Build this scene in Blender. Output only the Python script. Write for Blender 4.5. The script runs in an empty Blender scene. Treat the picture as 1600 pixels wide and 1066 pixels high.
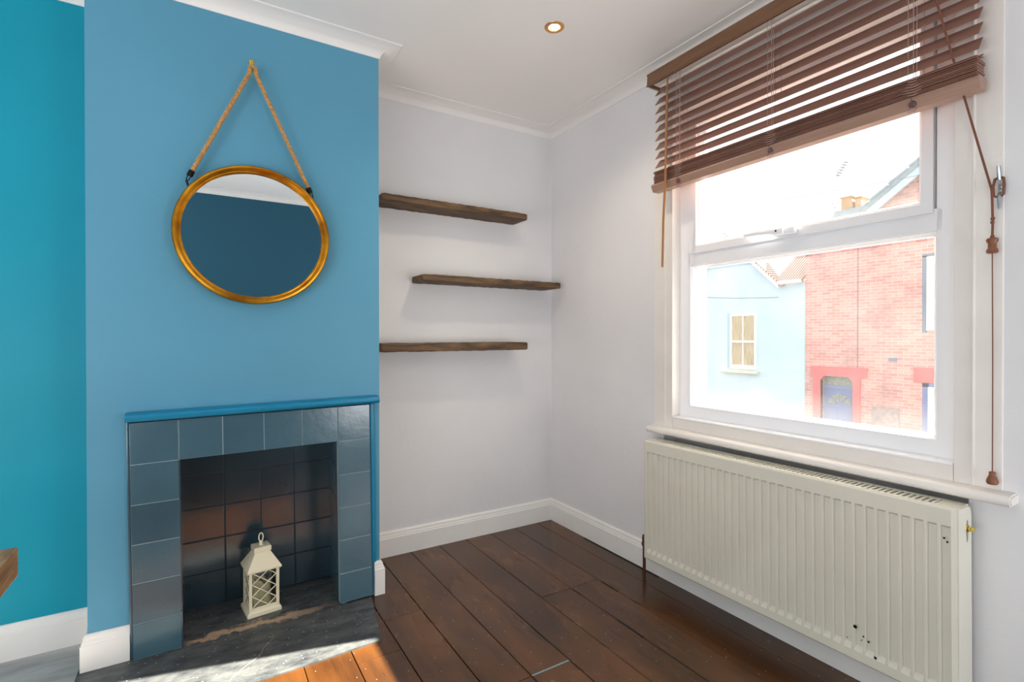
import bpy, bmesh, math, random
from mathutils import Vector, Matrix
random.seed(7)
PI = math.pi
S = bpy.context.scene
C = S.collection

# ------------------------------------------------------------------ camera
cam_d = bpy.data.cameras.new('camera'); cam = bpy.data.objects.new('camera', cam_d); C.objects.link(cam)
cam.location = (-1.915, -2.654, 1.165)
cam.rotation_euler = (math.radians(90 - 0.30), math.radians(0.05), math.radians(-31.4))
cam_d.sensor_width = 36; cam_d.lens = 17.91; cam_d.shift_y = -0.0015
cam_d.clip_start = 0.02; cam_d.clip_end = 300
S.camera = cam

# ------------------------------------------------------------------ world, sun, exposure
S.view_settings.view_transform = 'Standard'; S.view_settings.look = 'None'
S.view_settings.exposure = -0.1; S.view_settings.gamma = 1.0; S.view_settings.use_curve_mapping = False
S.cycles.use_denoising = True
S.cycles.max_bounces = 10; S.cycles.diffuse_bounces = 6; S.cycles.glossy_bounces = 5; S.cycles.transparent_max_bounces = 16
S.cycles.sample_clamp_indirect = 6.0
W = bpy.data.worlds.new('sky'); S.world = W; W.use_nodes = True
wb = W.node_tree.nodes['Background']; wb.inputs[0].default_value = (0.93, 0.965, 1.0, 1); wb.inputs[1].default_value = 2.0
sun_d = bpy.data.lights.new('sun', 'SUN'); sun = bpy.data.objects.new('sun', sun_d); C.objects.link(sun)
sun_d.energy = 66.0; sun_d.angle = math.radians(0.55); sun_d.color = (1.0, 0.93, 0.80)
sun.location = (8, -3, 8)
sun.rotation_euler = Vector((-1, 0.245, -0.598)).to_track_quat('-Z', 'Y').to_euler()
def area(name, loc, direction, sx, sy, power, col=(1, 1, 1)):
    d = bpy.data.lights.new(name, 'AREA'); d.shape = 'RECTANGLE'; d.size = sx; d.size_y = sy; d.energy = power; d.color = col
    o = bpy.data.objects.new(name, d); C.objects.link(o); o.location = loc
    o.rotation_euler = Vector(direction).to_track_quat('-Z', 'Y').to_euler(); return o
# added fill lights at the unseen left and rear
area('fill_left', (-3.75, -2.2, 0.95), (1, 0.25, 0.75), 1.8, 1.4, 70, (0.97, 0.985, 1.0))
area('fill_rear_right', (-0.36, -3.9, 1.05), (-0.12, 1, 0.6), 0.6, 1.7, 32, (0.96, 0.975, 1.0))
area('fill_rear_left', (-3.1, -3.9, 1.1), (0.3, 1, 0.8), 1.0, 1.5, 28, (0.96, 0.98, 1.0))

# ------------------------------------------------------------------ materials
def lin(c):
    return tuple(((v/255)/12.92 if v/255 <= 0.04045 else ((v/255+0.055)/1.055)**2.4) for v in c)
def mat(name, rgb, rough=0.5, metal=0.0, var=0.0, vscale=6.0, bump=0.0, bscale=80.0, spec=0.5, coat=0.0, stretch=None, rgb2=None, detail=4):
    m = bpy.data.materials.new(name); m.use_nodes = True
    nt = m.node_tree; N = nt.nodes; L = nt.links; b = N['Principled BSDF']
    col = (*lin(rgb), 1)
    b.inputs['Base Color'].default_value = col; b.inputs['Roughness'].default_value = rough
    b.inputs['Metallic'].default_value = metal; b.inputs['Specular IOR Level'].default_value = spec
    if coat: b.inputs['Coat Weight'].default_value = coat; b.inputs['Coat Roughness'].default_value = 0.12
    tc = N.new('ShaderNodeTexCoord'); src = tc.outputs['Object']
    if stretch:
        mp = N.new('ShaderNodeMapping'); mp.inputs['Scale'].default_value = stretch; L.new(src, mp.inputs[0]); src = mp.outputs[0]
    if var or rgb2:
        n = N.new('ShaderNodeTexNoise'); n.inputs['Scale'].default_value = vscale; n.inputs['Detail'].default_value = detail; L.new(src, n.inputs['Vector'])
        r = N.new('ShaderNodeValToRGB'); r.color_ramp.elements[0].position = 0.32; r.color_ramp.elements[1].position = 0.68
        c2 = lin(rgb2) if rgb2 else tuple(v*(1-var) for v in col[:3]); c1 = col[:3] if rgb2 else tuple(min(1, v*(1+var*0.5)) for v in col[:3])
        r.color_ramp.elements[0].color = (*c2, 1); r.color_ramp.elements[1].color = (*c1, 1)
        L.new(n.outputs['Fac'], r.inputs[0]); L.new(r.outputs[0], b.inputs['Base Color'])
    if bump:
        n2 = N.new('ShaderNodeTexNoise'); n2.inputs['Scale'].default_value = bscale; n2.inputs['Detail'].default_value = 3; L.new(src, n2.inputs['Vector'])
        bp = N.new('ShaderNodeBump'); bp.inputs['Strength'].default_value = bump; bp.inputs['Distance'].default_value = 0.004
        L.new(n2.outputs['Fac'], bp.inputs['Height']); L.new(bp.outputs[0], b.inputs['Normal'])
    return m
M = {}
M['white_wall'] = mat('white_wall_paint', (226, 225, 226), 0.62, var=0.04, vscale=2.2, bump=0.25, bscale=35)
M['ceiling'] = mat('ceiling_paint', (236, 233, 230), 0.6, var=0.025, vscale=1.2, bump=0.15, bscale=14)
M['breast'] = mat('blue_wall_paint', (88, 152, 180), 0.45, spec=0.35, var=0.05, vscale=1.6, bump=0.18, bscale=18)
M['teal'] = mat('teal_wall_paint', (0, 150, 174), 0.45, spec=0.3, var=0.06, vscale=1.3, bump=0.3, bscale=7)
M['rear_blue'] = mat('deep_blue_wall_paint', (26, 88, 112), 0.6)
M['mantel'] = mat('bright_blue_gloss_paint', (0, 126, 166), 0.3, var=0.08, vscale=9, bump=0.15, bscale=30)
M['skirt'] = mat('skirting_gloss', (236, 234, 230), 0.3, var=0.03, vscale=6, bump=0.1, bscale=25)
M['timber_white'] = mat('painted_casing', (232, 226, 220), 0.4, var=0.04, vscale=7, bump=0.2, bscale=22)
M['upvc'] = mat('upvc_white', (240, 240, 243), 0.22, bump=0.03, bscale=60)
M['rad'] = mat('radiator_enamel', (222, 218, 203), 0.3, var=0.04, vscale=5, bump=0.05, bscale=40)
M['slat'] = mat('stained_slat_wood', (138, 98, 84), 0.4, var=0.25, vscale=7, stretch=(30, 1, 30), bump=0.1, bscale=20)
M['rail'] = mat('stained_valance_wood', (124, 88, 62), 0.4, var=0.15, vscale=5, stretch=(30, 1, 30))
M['bottom_rail'] = mat('stained_bottom_rail_lit', (158, 124, 106), 0.4, var=0.12, vscale=5, stretch=(30, 1, 30))  # light on the rail put into a paler stain than the valance
M['plug'] = mat('cord_plug', (92, 66, 66), 0.4)
M['cord'] = mat('brown_cord', (120, 74, 58), 0.8)
M['ladder_cord'] = mat('ladder_cord', (176, 148, 136), 0.8)
M['wand'] = mat('wand_wood', (150, 104, 62), 0.35)
M['brown_wood'] = mat('turned_brown_wood', (128, 76, 50), 0.45, var=0.2, vscale=60)
M['steel'] = mat('galvanised_steel', (190, 195, 198), 0.3, metal=1.0)
M['brass'] = mat('polished_brass', (226, 200, 110), 0.22, metal=1.0)
M['black'] = mat('black_metal', (18, 18, 20), 0.35, metal=0.6)
M['gold'] = mat('gilt_frame', (216, 150, 34), 0.28, metal=0.85, rgb2=(158, 96, 14), vscale=14, bump=0.1, bscale=90)
M['mortar'] = mat('sandy_mortar', (150, 130, 112), 0.9)
M['rope'] = mat('jute_rope', (196, 146, 88), 0.9, var=0.35, vscale=120, bump=0.4, bscale=300)
M['lantern'] = mat('cream_lantern_paint', (232, 224, 196), 0.45)
M['candle'] = mat('ivory_wax', (214, 206, 160), 0.5)
M['concrete'] = mat('grey_alcove_floor', (176, 174, 172), 0.5, var=0.3, vscale=5, stretch=(1, 3, 1), bump=0.1, bscale=20)
M['dark_void'] = mat('dark_gap', (22, 15, 11), 0.9)
M['copper'] = mat('aged_copper_pipe', (96, 62, 42), 0.4, metal=0.6)
M['bulb_trim'] = mat('lamp_bezel', (214, 160, 100), 0.3, metal=0.7)

def mix_glass(name, dust=0.0):
    m = bpy.data.materials.new(name); m.use_nodes = True; nt = m.node_tree; N = nt.nodes; L = nt.links
    N.remove(N['Principled BSDF']); out = N['Material Output']
    t = N.new('ShaderNodeBsdfTransparent'); g = N.new('ShaderNodeBsdfGlossy'); g.inputs['Roughness'].default_value = 0.01
    f = N.new('ShaderNodeFresnel'); f.inputs[0].default_value = 1.45
    mx = N.new('ShaderNodeMixShader'); L.new(f.outputs[0], mx.inputs[0]); L.new(t.outputs[0], mx.inputs[1]); L.new(g.outputs[0], mx.inputs[2])
    last = mx.outputs[0]
    if dust:
        tc = N.new('ShaderNodeTexCoord'); n = N.new('ShaderNodeTexNoise'); n.inputs['Scale'].default_value = 5; n.inputs['Detail'].default_value = 6
        L.new(tc.outputs['Object'], n.inputs['Vector'])
        sp = N.new('ShaderNodeTexNoise'); sp.inputs['Scale'].default_value = 240; L.new(tc.outputs['Object'], sp.inputs['Vector'])
        r = N.new('ShaderNodeMapRange'); r.inputs[1].default_value = 0.3; r.inputs[2].default_value = 0.75; r.inputs[3].default_value = dust*0.6; r.inputs[4].default_value = dust*1.5
        L.new(n.outputs['Fac'], r.inputs[0])
        r2 = N.new('ShaderNodeMapRange'); r2.inputs[1].default_value = 0.62; r2.inputs[2].default_value = 0.75; r2.inputs[3].default_value = 0.0; r2.inputs[4].default_value = dust*1.5
        L.new(sp.outputs['Fac'], r2.inputs[0])
        # more dirt towards the bottom of the pane
        sx = N.new('ShaderNodeSeparateXYZ'); L.new(tc.outputs['Object'], sx.inputs[0])
        r3 = N.new('ShaderNodeMapRange'); r3.inputs[1].default_value = 0.11; r3.inputs[2].default_value = 0.0; r3.inputs[3].default_value = 0.0; r3.inputs[4].default_value = dust*1.6
        L.new(sx.outputs['Z'], r3.inputs[0])
        a = N.new('ShaderNodeMath'); L.new(r.outputs[0], a.inputs[0]); L.new(r2.outputs[0], a.inputs[1])
        a2 = N.new('ShaderNodeMath'); L.new(a.outputs[0], a2.inputs[0]); L.new(r3.outputs[0], a2.inputs[1])
        d = N.new('ShaderNodeBsdfTranslucent'); d.inputs[0].default_value = (0.95, 0.95, 0.95, 1)
        m2 = N.new('ShaderNodeMixShader'); L.new(a2.outputs[0], m2.inputs[0]); L.new(last, m2.inputs[1]); L.new(d.outputs[0], m2.inputs[2]); last = m2.outputs[0]
    L.new(last, out.inputs[0]); return m
M['glass'] = mix_glass('dusty_window_glass', 0.007)
M['lantern_glass'] = mix_glass('lantern_glass', 0.0)
def simple(name, fn):
    m = bpy.data.materials.new(name); m.use_nodes = True; fn(m.node_tree, m.node_tree.nodes, m.node_tree.links, m.node_tree.nodes['Principled BSDF']); return m
def mirror_fn(nt, N, L, b):
    b.inputs['Base Color'].default_value = (0.86, 0.88, 0.88, 1); b.inputs['Metallic'].default_value = 1; b.inputs['Roughness'].default_value = 0.01
M['mirror'] = simple('silvered_mirror', mirror_fn)
def emit_fn(nt, N, L, b):
    b.inputs['Emission Color'].default_value = (1.0, 0.86, 0.66, 1); b.inputs['Emission Strength'].default_value = 14
M['bulb'] = simple('lit_bulb', emit_fn)

def floor_fn(nt, N, L, b):
    tc = N.new('ShaderNodeTexCoord'); mp = N.new('ShaderNodeMapping'); mp.inputs['Scale'].default_value = (14, 1.1, 1); L.new(tc.outputs['Object'], mp.inputs[0])
    at = N.new('ShaderNodeAttribute'); at.attribute_name = 'board'; 
    ad = N.new('ShaderNodeVectorMath'); ad.operation = 'MULTIPLY_ADD'; ad.inputs[1].default_value = (7.3, 5.1, 0); L.new(at.outputs['Color'], ad.inputs[0]); L.new(mp.outputs[0], ad.inputs[2])
    n = N.new('ShaderNodeTexNoise'); n.inputs['Scale'].default_value = 2.6; n.inputs['Detail'].default_value = 10; n.inputs['Roughness'].default_value = 0.7; L.new(ad.outputs[0], n.inputs['Vector'])
    r = N.new('ShaderNodeValToRGB'); e = r.color_ramp.elements; e[0].position = 0.25; e[0].color = (*lin((58, 35, 19)), 1); e[1].position = 0.75; e[1].color = (*lin((92, 56, 27)), 1)
    L.new(n.outputs['Fac'], r.inputs[0])
    # large worn patches, lighter and more orange
    n2 = N.new('ShaderNodeTexNoise'); n2.inputs['Scale'].default_value = 2.6; n2.inputs['Detail'].default_value = 3
    mp2 = N.new('ShaderNodeMapping'); mp2.inputs['Scale'].default_value = (1.6, 0.7, 1); L.new(tc.outputs['Object'], mp2.inputs[0]); L.new(mp2.outputs[0], n2.inputs['Vector'])
    r2 = N.new('ShaderNodeMapRange'); r2.inputs[1].default_value = 0.4; r2.inputs[2].default_value = 0.72; L.new(n2.outputs['Fac'], r2.inputs[0])
    mx = N.new('ShaderNodeMix'); mx.data_type = 'RGBA'; L.new(r2.outputs[0], mx.inputs[0]); L.new(r.outputs[0], mx.inputs[6]); mx.inputs[7].default_value = (*lin((118, 73, 32)), 1)
    # board tint
    sp = N.new('ShaderNodeSeparateColor'); L.new(at.outputs['Color'], sp.inputs[0])
    mr = N.new('ShaderNodeMapRange'); mr.inputs[3].default_value = 0.62; mr.inputs[4].default_value = 0.84; L.new(sp.outputs[2], mr.inputs[0])
    vm = N.new('ShaderNodeVectorMath'); vm.operation = 'SCALE'; L.new(mx.outputs[2], vm.inputs[0]); L.new(mr.outputs[0], vm.inputs['Scale'])
    # pale paint specks
    vo = N.new('ShaderNodeTexVoronoi'); vo.voronoi_dimensions = '2D'; vo.inputs['Scale'].default_value = 11; vo.inputs['Randomness'].default_value = 1.0; L.new(tc.outputs['Object'], vo.inputs['Vector'])
    lt = N.new('ShaderNodeMath'); lt.operation = 'LESS_THAN'; lt.inputs[1].default_value = 0.016; L.new(vo.outputs['Distance'], lt.inputs[0])
    m3 = N.new('ShaderNodeMix'); m3.data_type = 'RGBA'; L.new(lt.outputs[0], m3.inputs[0]); L.new(vm.outputs[0], m3.inputs[6]); m3.inputs[7].default_value = (0.45, 0.40, 0.36, 1)
    L.new(m3.outputs[2], b.inputs['Base Color'])
    rr = N.new('ShaderNodeMapRange'); rr.inputs[3].default_value = 0.14; rr.inputs[4].default_value = 0.36; L.new(n2.outputs['Fac'], rr.inputs[0]); L.new(rr.outputs[0], b.inputs['Roughness'])
    bp = N.new('ShaderNodeBump'); bp.inputs['Strength'].default_value = 0.12; bp.inputs['Distance'].default_value = 0.003; L.new(n.outputs['Fac'], bp.inputs['Height']); L.new(bp.outputs[0], b.inputs['Normal'])
M['floor'] = simple('varnished_floorboards', floor_fn)

def slate_fn(nt, N, L, b):
    tc = N.new('ShaderNodeTexCoord')
    n = N.new('ShaderNodeTexNoise'); n.inputs['Scale'].default_value = 9; n.inputs['Detail'].default_value = 8; n.inputs['Roughness'].default_value = 0.7
    mp = N.new('ShaderNodeMapping'); mp.inputs['Scale'].default_value = (1.0, 2.2, 1); mp.inputs['Rotation'].default_value = (0, 0, 0.3); L.new(tc.outputs['Object'], mp.inputs[0]); L.new(mp.outputs[0], n.inputs['Vector'])
    r = N.new('ShaderNodeValToRGB'); e = r.color_ramp.elements; e[0].position = 0.3; e[0].color = (*lin((30, 36, 46)), 1); e[1].position = 0.72; e[1].color = (*lin((108, 110, 107)), 1); L.new(n.outputs['Fac'], r.inputs[0])
    # sandy mortar band between hearth and fireback, wandering along X at about y = -0.37
    sx = N.new('ShaderNodeSeparateXYZ'); L.new(tc.outputs['Object'], sx.inputs[0])
    n3 = N.new('ShaderNodeTexNoise'); n3.inputs['Scale'].default_value = 16; n3.inputs['Detail'].default_value = 8; n3.inputs['Roughness'].default_value = 0.7; L.new(tc.outputs['Object'], n3.inputs['Vector'])
    yy = N.new('ShaderNodeMath'); yy.operation = 'MULTIPLY_ADD'; yy.inputs[1].default_value = 0.16; L.new(n3.outputs['Fac'], yy.inputs[0]); L.new(sx.outputs['Y'], yy.inputs[2])
    ab = N.new('ShaderNodeMath'); ab.operation = 'ADD'; ab.inputs[1].default_value = 0.285; L.new(yy.outputs[0], ab.inputs[0])
    ab2 = N.new('ShaderNodeMath'); ab2.operation = 'ABSOLUTE'; L.new(ab.outputs[0], ab2.inputs[0])
    mr = N.new('ShaderNodeMapRange'); mr.inputs[1].default_value = 0.028; mr.inputs[2].default_value = 0.010; L.new(ab2.outputs[0], mr.inputs[0])
    gx = N.new('ShaderNodeMapRange'); gx.inputs[1].default_value = -1.40; gx.inputs[2].default_value = -1.62; L.new(sx.outputs['X'], gx.inputs[0])
    gl = N.new('ShaderNodeMapRange'); gl.inputs[1].default_value = -1.99; gl.inputs[2].default_value = -1.94; L.new(sx.outputs['X'], gl.inputs[0])
    mm = N.new('ShaderNodeMath'); mm.operation = 'MULTIPLY'; L.new(mr.outputs[0], mm.inputs[0]); L.new(gx.outputs[0], mm.inputs[1])
    mm2 = N.new('ShaderNodeMath'); mm2.operation = 'MULTIPLY'; L.new(mm.outputs[0], mm2.inputs[0]); L.new(gl.outputs[0], mm2.inputs[1])
    m1 = N.new('ShaderNodeMix'); m1.data_type = 'RGBA'; L.new(mm2.outputs[0], m1.inputs[0]); L.new(r.outputs[0], m1.inputs[6]); m1.inputs[7].default_value = (*lin((178, 150, 124)), 1)
    # pale flecks
    vo = N.new('ShaderNodeTexVoronoi'); vo.voronoi_dimensions = '2D'; vo.inputs['Scale'].default_value = 16; L.new(tc.outputs['Object'], vo.inputs['Vector'])
    lt = N.new('ShaderNodeMath'); lt.operation = 'LESS_THAN'; lt.inputs[1].default_value = 0.035; L.new(vo.outputs['Distance'], lt.inputs[0])
    m2 = N.new('ShaderNodeMix'); m2.data_type = 'RGBA'; L.new(lt.outputs[0], m2.inputs[0]); L.new(m1.outputs[2], m2.inputs[6]); m2.inputs[7].default_value = (0.5, 0.5, 0.5, 1)
    L.new(m2.outputs[2], b.inputs['Base Color']); b.inputs['Roughness'].default_value = 0.45
    bp = N.new('ShaderNodeBump'); bp.inputs['Strength'].default_value = 0.4; bp.inputs['Distance'].default_value = 0.006; L.new(n.outputs['Fac'], bp.inputs['Height']); L.new(bp.outputs[0], b.inputs['Normal'])
M['slate'] = simple('slate_hearth', slate_fn)

def tile_mat(name, c1, c2, rough, coat=0.0):
    def fn(nt, N, L, b):
        tc = N.new('ShaderNodeTexCoord')
        n = N.new('ShaderNodeTexNoise'); n.inputs['Scale'].default_value = 3.5; n.inputs['Detail'].default_value = 5; L.new(tc.outputs['Object'], n.inputs['Vector'])
        at = N.new('ShaderNodeAttribute'); at.attribute_name = 'board'; sp = N.new('ShaderNodeSeparateColor'); L.new(at.outputs['Color'], sp.inputs[0])
        ad = N.new('ShaderNodeMath'); ad.operation = 'MULTIPLY_ADD'; ad.inputs[1].default_value = 0.35; L.new(sp.outputs[2], ad.inputs[0]); L.new(n.outputs['Fac'], ad.inputs[2])
        r = N.new('ShaderNodeValToRGB'); e = r.color_ramp.elements; e[0].position = 0.4; e[0].color = (*lin(c1), 1); e[1].position = 0.95; e[1].color = (*lin(c2), 1); L.new(ad.outputs[0], r.inputs[0])
        L.new(r.outputs[0], b.inputs['Base Color']); b.inputs['Roughness'].default_value = rough; b.inputs['Specular IOR Level'].default_value = 0.8; b.inputs['Coat Weight'].default_value = coat; b.inputs['Coat Roughness'].default_value = 0.16; b.inputs['Coat IOR'].default_value = 1.6
        n2 = N.new('ShaderNodeTexNoise'); n2.inputs['Scale'].default_value = 75; n2.inputs['Detail'].default_value = 2; L.new(tc.outputs['Object'], n2.inputs['Vector'])
        n3 = N.new('ShaderNodeTexNoise'); n3.inputs['Scale'].default_value = 12; L.new(tc.outputs['Object'], n3.inputs['Vector'])
        a2 = N.new('ShaderNodeMath'); a2.operation = 'MULTIPLY_ADD'; a2.inputs[1].default_value = 3.0; L.new(n3.outputs['Fac'], a2.inputs[0]); L.new(n2.outputs['Fac'], a2.inputs[2])
        bp = N.new('ShaderNodeBump'); bp.inputs['Strength'].default_value = 0.22; bp.inputs['Distance'].default_value = 0.002; L.new(a2.outputs[0], bp.inputs['Height']); L.new(bp.outputs[0], b.inputs['Normal'])
    return simple(name, fn)
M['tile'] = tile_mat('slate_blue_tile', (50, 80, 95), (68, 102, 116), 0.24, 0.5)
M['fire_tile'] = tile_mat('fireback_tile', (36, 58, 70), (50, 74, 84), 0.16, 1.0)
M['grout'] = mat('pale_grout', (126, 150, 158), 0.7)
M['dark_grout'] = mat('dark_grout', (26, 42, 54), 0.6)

def wood_mat(name, c1, c2, axis, scale, rough=0.6, c3=None):
    def fn(nt, N, L, b):
        tc = N.new('ShaderNodeTexCoord'); mp = N.new('ShaderNodeMapping'); s = [1, 1, 1]
        for i in range(3): s[i] = 0.12 if i == axis else 1.0
        mp.inputs['Scale'].default_value = s; L.new(tc.outputs['Object'], mp.inputs[0])
        n = N.new('ShaderNodeTexNoise'); n.inputs['Scale'].default_value = scale; n.inputs['Detail'].default_value = 9; n.inputs['Roughness'].default_value = 0.65; n.inputs['Distortion'].default_value = 0.5; L.new(mp.outputs[0], n.inputs['Vector'])
        r = N.new('ShaderNodeValToRGB'); e = r.color_ramp.elements; e[0].position = 0.36; e[0].color = (*lin(c1), 1); e[1].position = 0.66; e[1].color = (*lin(c2), 1); L.new(n.outputs['Fac'], r.inputs[0])
        L.new(r.outputs[0], b.inputs['Base Color']); b.inputs['Roughness'].default_value = rough
        bp = N.new('ShaderNodeBump'); bp.inputs['Strength'].default_value = 0.5; bp.inputs['Distance'].default_value = 0.003; L.new(n.outputs['Fac'], bp.inputs['Height']); L.new(bp.outputs[0], b.inputs['Normal'])
    return simple(name, fn)
M['shelf'] = wood_mat('weathered_dark_board', (44, 30, 22), (120, 90, 56), 0, 42, 0.65)
M['table'] = wood_mat('zebrano_table', (120, 82, 46), (186, 146, 92), 1, 60, 0.4)

def brick_fn(nt, N, L, b):
    tc = N.new('ShaderNodeTexCoord'); sx = N.new('ShaderNodeSeparateXYZ'); L.new(tc.outputs['Object'], sx.inputs[0])
    cb = N.new('ShaderNodeCombineXYZ'); L.new(sx.outputs['Y'], cb.inputs[0]); L.new(sx.outputs['Z'], cb.inputs[1])
    br = N.new('ShaderNodeTexBrick'); br.inputs['Scale'].default_value = 4.4; br.inputs['Color1'].default_value = (*lin((204, 136, 124)), 1); br.inputs['Color2'].default_value = (*lin((220, 164, 150)), 1)
    br.inputs['Mortar'].default_value = (*lin((222, 200, 190)), 1); br.inputs['Mortar Size'].default_value = 0.02; br.inputs['Brick Width'].default_value = 1.0; br.inputs['Row Height'].default_value = 0.33; L.new(cb.outputs[0], br.inputs['Vector'])
    n = N.new('ShaderNodeTexNoise'); n.inputs['Scale'].default_value = 0.8; n.inputs['Detail'].default_value = 10; n.inputs['Roughness'].default_value = 0.8; L.new(tc.outputs['Object'], n.inputs['Vector'])
    r = N.new('ShaderNodeMapRange'); r.inputs[1].default_value = 0.50; r.inputs[2].default_value = 0.68; r.inputs[4].default_value = 0.75; L.new(n.outputs['Fac'], r.inputs[0])
    mx = N.new('ShaderNodeMix'); mx.data_type = 'RGBA'; L.new(r.outputs[0], mx.inputs[0]); L.new(br.outputs[0], mx.inputs[6]); mx.inputs[7].default_value = (*lin((146, 108, 108)), 1)
    L.new(mx.outputs[2], b.inputs['Base Color']); b.inputs['Roughness'].default_value = 0.9
M['brick'] = simple('red_brickwork', brick_fn)
M['blue_render'] = mat('pale_blue_render', (190, 210, 218), 0.9, var=0.04, vscale=1.5)
M['out_white'] = mat('white_exterior_paint', (240, 240, 236), 0.7)
M['red_stone'] = mat('red_painted_stone', (228, 106, 104), 0.8, var=0.06, vscale=5)
M['door_blue'] = mat('navy_door_paint', (112, 122, 168), 0.5)
M['fan_glass'] = mat('door_fanlight_glass', (150, 148, 122), 0.15, rgb2=(112, 114, 106), vscale=14)
M['curtain'] = mat('tan_curtain', (158, 134, 98), 0.8, rgb2=(196, 178, 140), vscale=7, stretch=(1, 6, 0.4))
M['dark_glass'] = mat('dark_window_glass', (108, 118, 134), 0.1)
M['slate_roof'] = mat('grey_slate_roof', (128, 142, 148), 0.8, var=0.15, vscale=9)
M['verge'] = mat('grey_bargeboard', (176, 196, 204), 0.8, var=0.12, vscale=6)
def pantile_fn(nt, N, L, b):
    tc = N.new('ShaderNodeTexCoord'); sx = N.new('ShaderNodeSeparateXYZ'); L.new(tc.outputs['Object'], sx.inputs[0])
    w = N.new('ShaderNodeTexWave'); w.wave_type = 'BANDS'; w.bands_direction = 'Y'; w.inputs['Scale'].default_value = 4.2; w.inputs['Distortion'].default_value = 0.4; L.new(tc.outputs['Object'], w.inputs['Vector'])
    r = N.new('ShaderNodeValToRGB'); e = r.color_ramp.elements; e[0].color = (*lin((120, 82, 76)), 1); e[1].color = (*lin((226, 196, 180)), 1); L.new(w.outputs['Fac'], r.inputs[0])
    L.new(r.outputs[0], b.inputs['Base Color']); b.inputs['Roughness'].default_value = 0.85
M['pantile'] = simple('clay_pantiles', pantile_fn)
M['chimney'] = mat('buff_chimney_brick', (176, 138, 96), 0.9, var=0.15, vscale=4)
M['pot'] = mat('terracotta_pot', (210, 136, 112), 0.9)
M['asphalt'] = mat('pale_street', (96, 96, 98), 0.9, var=0.1, vscale=2)
M['car_paint'] = mat('pale_car_paint', (222, 232, 236), 0.25)
M['car_glass'] = mat('car_glass', (150, 168, 176), 0.1)
M['tyre'] = mat('tyre_rubber', (30, 30, 32), 0.8)
M['bark'] = mat('twig_bark', (96, 86, 84), 0.9)
M['leaf'] = mat('leaf_green', (120, 138, 96), 0.7)
M['wire'] = mat('grey_wire', (120, 122, 128), 0.7)

# ------------------------------------------------------------------ mesh helpers
def wloc(p):
    v = Vector((0, 0, 0))
    while p is not None: v += p.location; p = p.parent
    return v
def obj(name, bm, m, parent=None, smooth=False, origin=None):
    """links a bmesh (built in world coordinates) as ONE mesh object"""
    off = wloc(parent)
    o_loc = Vector((0, 0, 0))
    if origin is not None:
        o_loc = Vector(origin) - off; off = Vector(origin)
    bmesh.ops.translate(bm, vec=-off, verts=bm.verts)
    me = bpy.data.meshes.new(name); bm.to_mesh(me); bm.free()
    o = bpy.data.objects.new(name, me); C.objects.link(o); o.location = o_loc
    ms = m if isinstance(m, (list, tuple)) else [m]
    for x in ms: me.materials.append(x)
    if smooth:
        for f in me.polygons: f.use_smooth = True
        if smooth != 'all':
            me.set_sharp_from_angle(angle=math.radians(38))
            wn = o.modifiers.new('weighted', 'WEIGHTED_NORMAL'); wn.keep_sharp = True; wn.weight = 80
    if parent is not None: o.parent = parent
    return o
def tag(o, label, cat, group=None):
    o['label'] = label; o['category'] = cat
    if group: o['group'] = group
    return o
def thing(name, label, cat, loc, group=None):
    o = bpy.data.objects.new(name, None); C.objects.link(o); o.location = loc; o.empty_display_size = 0.1
    return tag(o, label, cat, group)
def struct(name, bm, m, parent=None, smooth=False, origin=None):
    o = obj(name, bm, m, parent, smooth, origin)
    if parent is None: o['kind'] = 'structure'
    return o
def merge(bm, tmp):
    me = bpy.data.meshes.new('tmp'); tmp.to_mesh(me); tmp.free(); bm.from_mesh(me); bpy.data.meshes.remove(me)
def box(bm, x0, x1, y0, y1, z0, z1, bev=0.0, seg=2, mi=0, rot=None):
    t = bmesh.new(); bmesh.ops.create_cube(t, size=1)
    bmesh.ops.scale(t, vec=(abs(x1-x0), abs(y1-y0), abs(z1-z0)), verts=t.verts)
    if bev: bmesh.ops.bevel(t, geom=list(t.edges), offset=bev, segments=seg, profile=0.5, affect='EDGES')
    if rot is not None: bmesh.ops.transform(t, matrix=rot, verts=t.verts)
    bmesh.ops.translate(t, vec=((x0+x1)/2, (y0+y1)/2, (z0+z1)/2), verts=t.verts)
    for f in t.faces: f.material_index = mi
    merge(bm, t)
def B(*a, **k):
    bm = bmesh.new(); box(bm, *a, **k); return bm
def tube(bm, pts, r, n=8, cap=True, radii=None):
    pts = [Vector(p) for p in pts]; rings = []
    prev = None
    for i, p in enumerate(pts):
        d = (pts[min(i+1, len(pts)-1)] - pts[max(i-1, 0)]).normalized()
        if prev is None:
            u = d.orthogonal().normalized()
        else:
            u = (prev - d*prev.dot(d)); u = u.normalized() if u.length > 1e-6 else d.orthogonal().normalized()
        prev = u; v = d.cross(u); rr = radii[i] if radii else r
        rings.append([bm.verts.new(p + (u*math.cos(2*PI*k/n) + v*math.sin(2*PI*k/n))*rr) for k in range(n)])
    for a, b_ in zip(rings, rings[1:]):
        for k in range(n): bm.faces.new((a[k], a[(k+1) % n], b_[(k+1) % n], b_[k]))
    if cap: bm.faces.new(list(reversed(rings[0]))); bm.faces.new(rings[-1])
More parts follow.
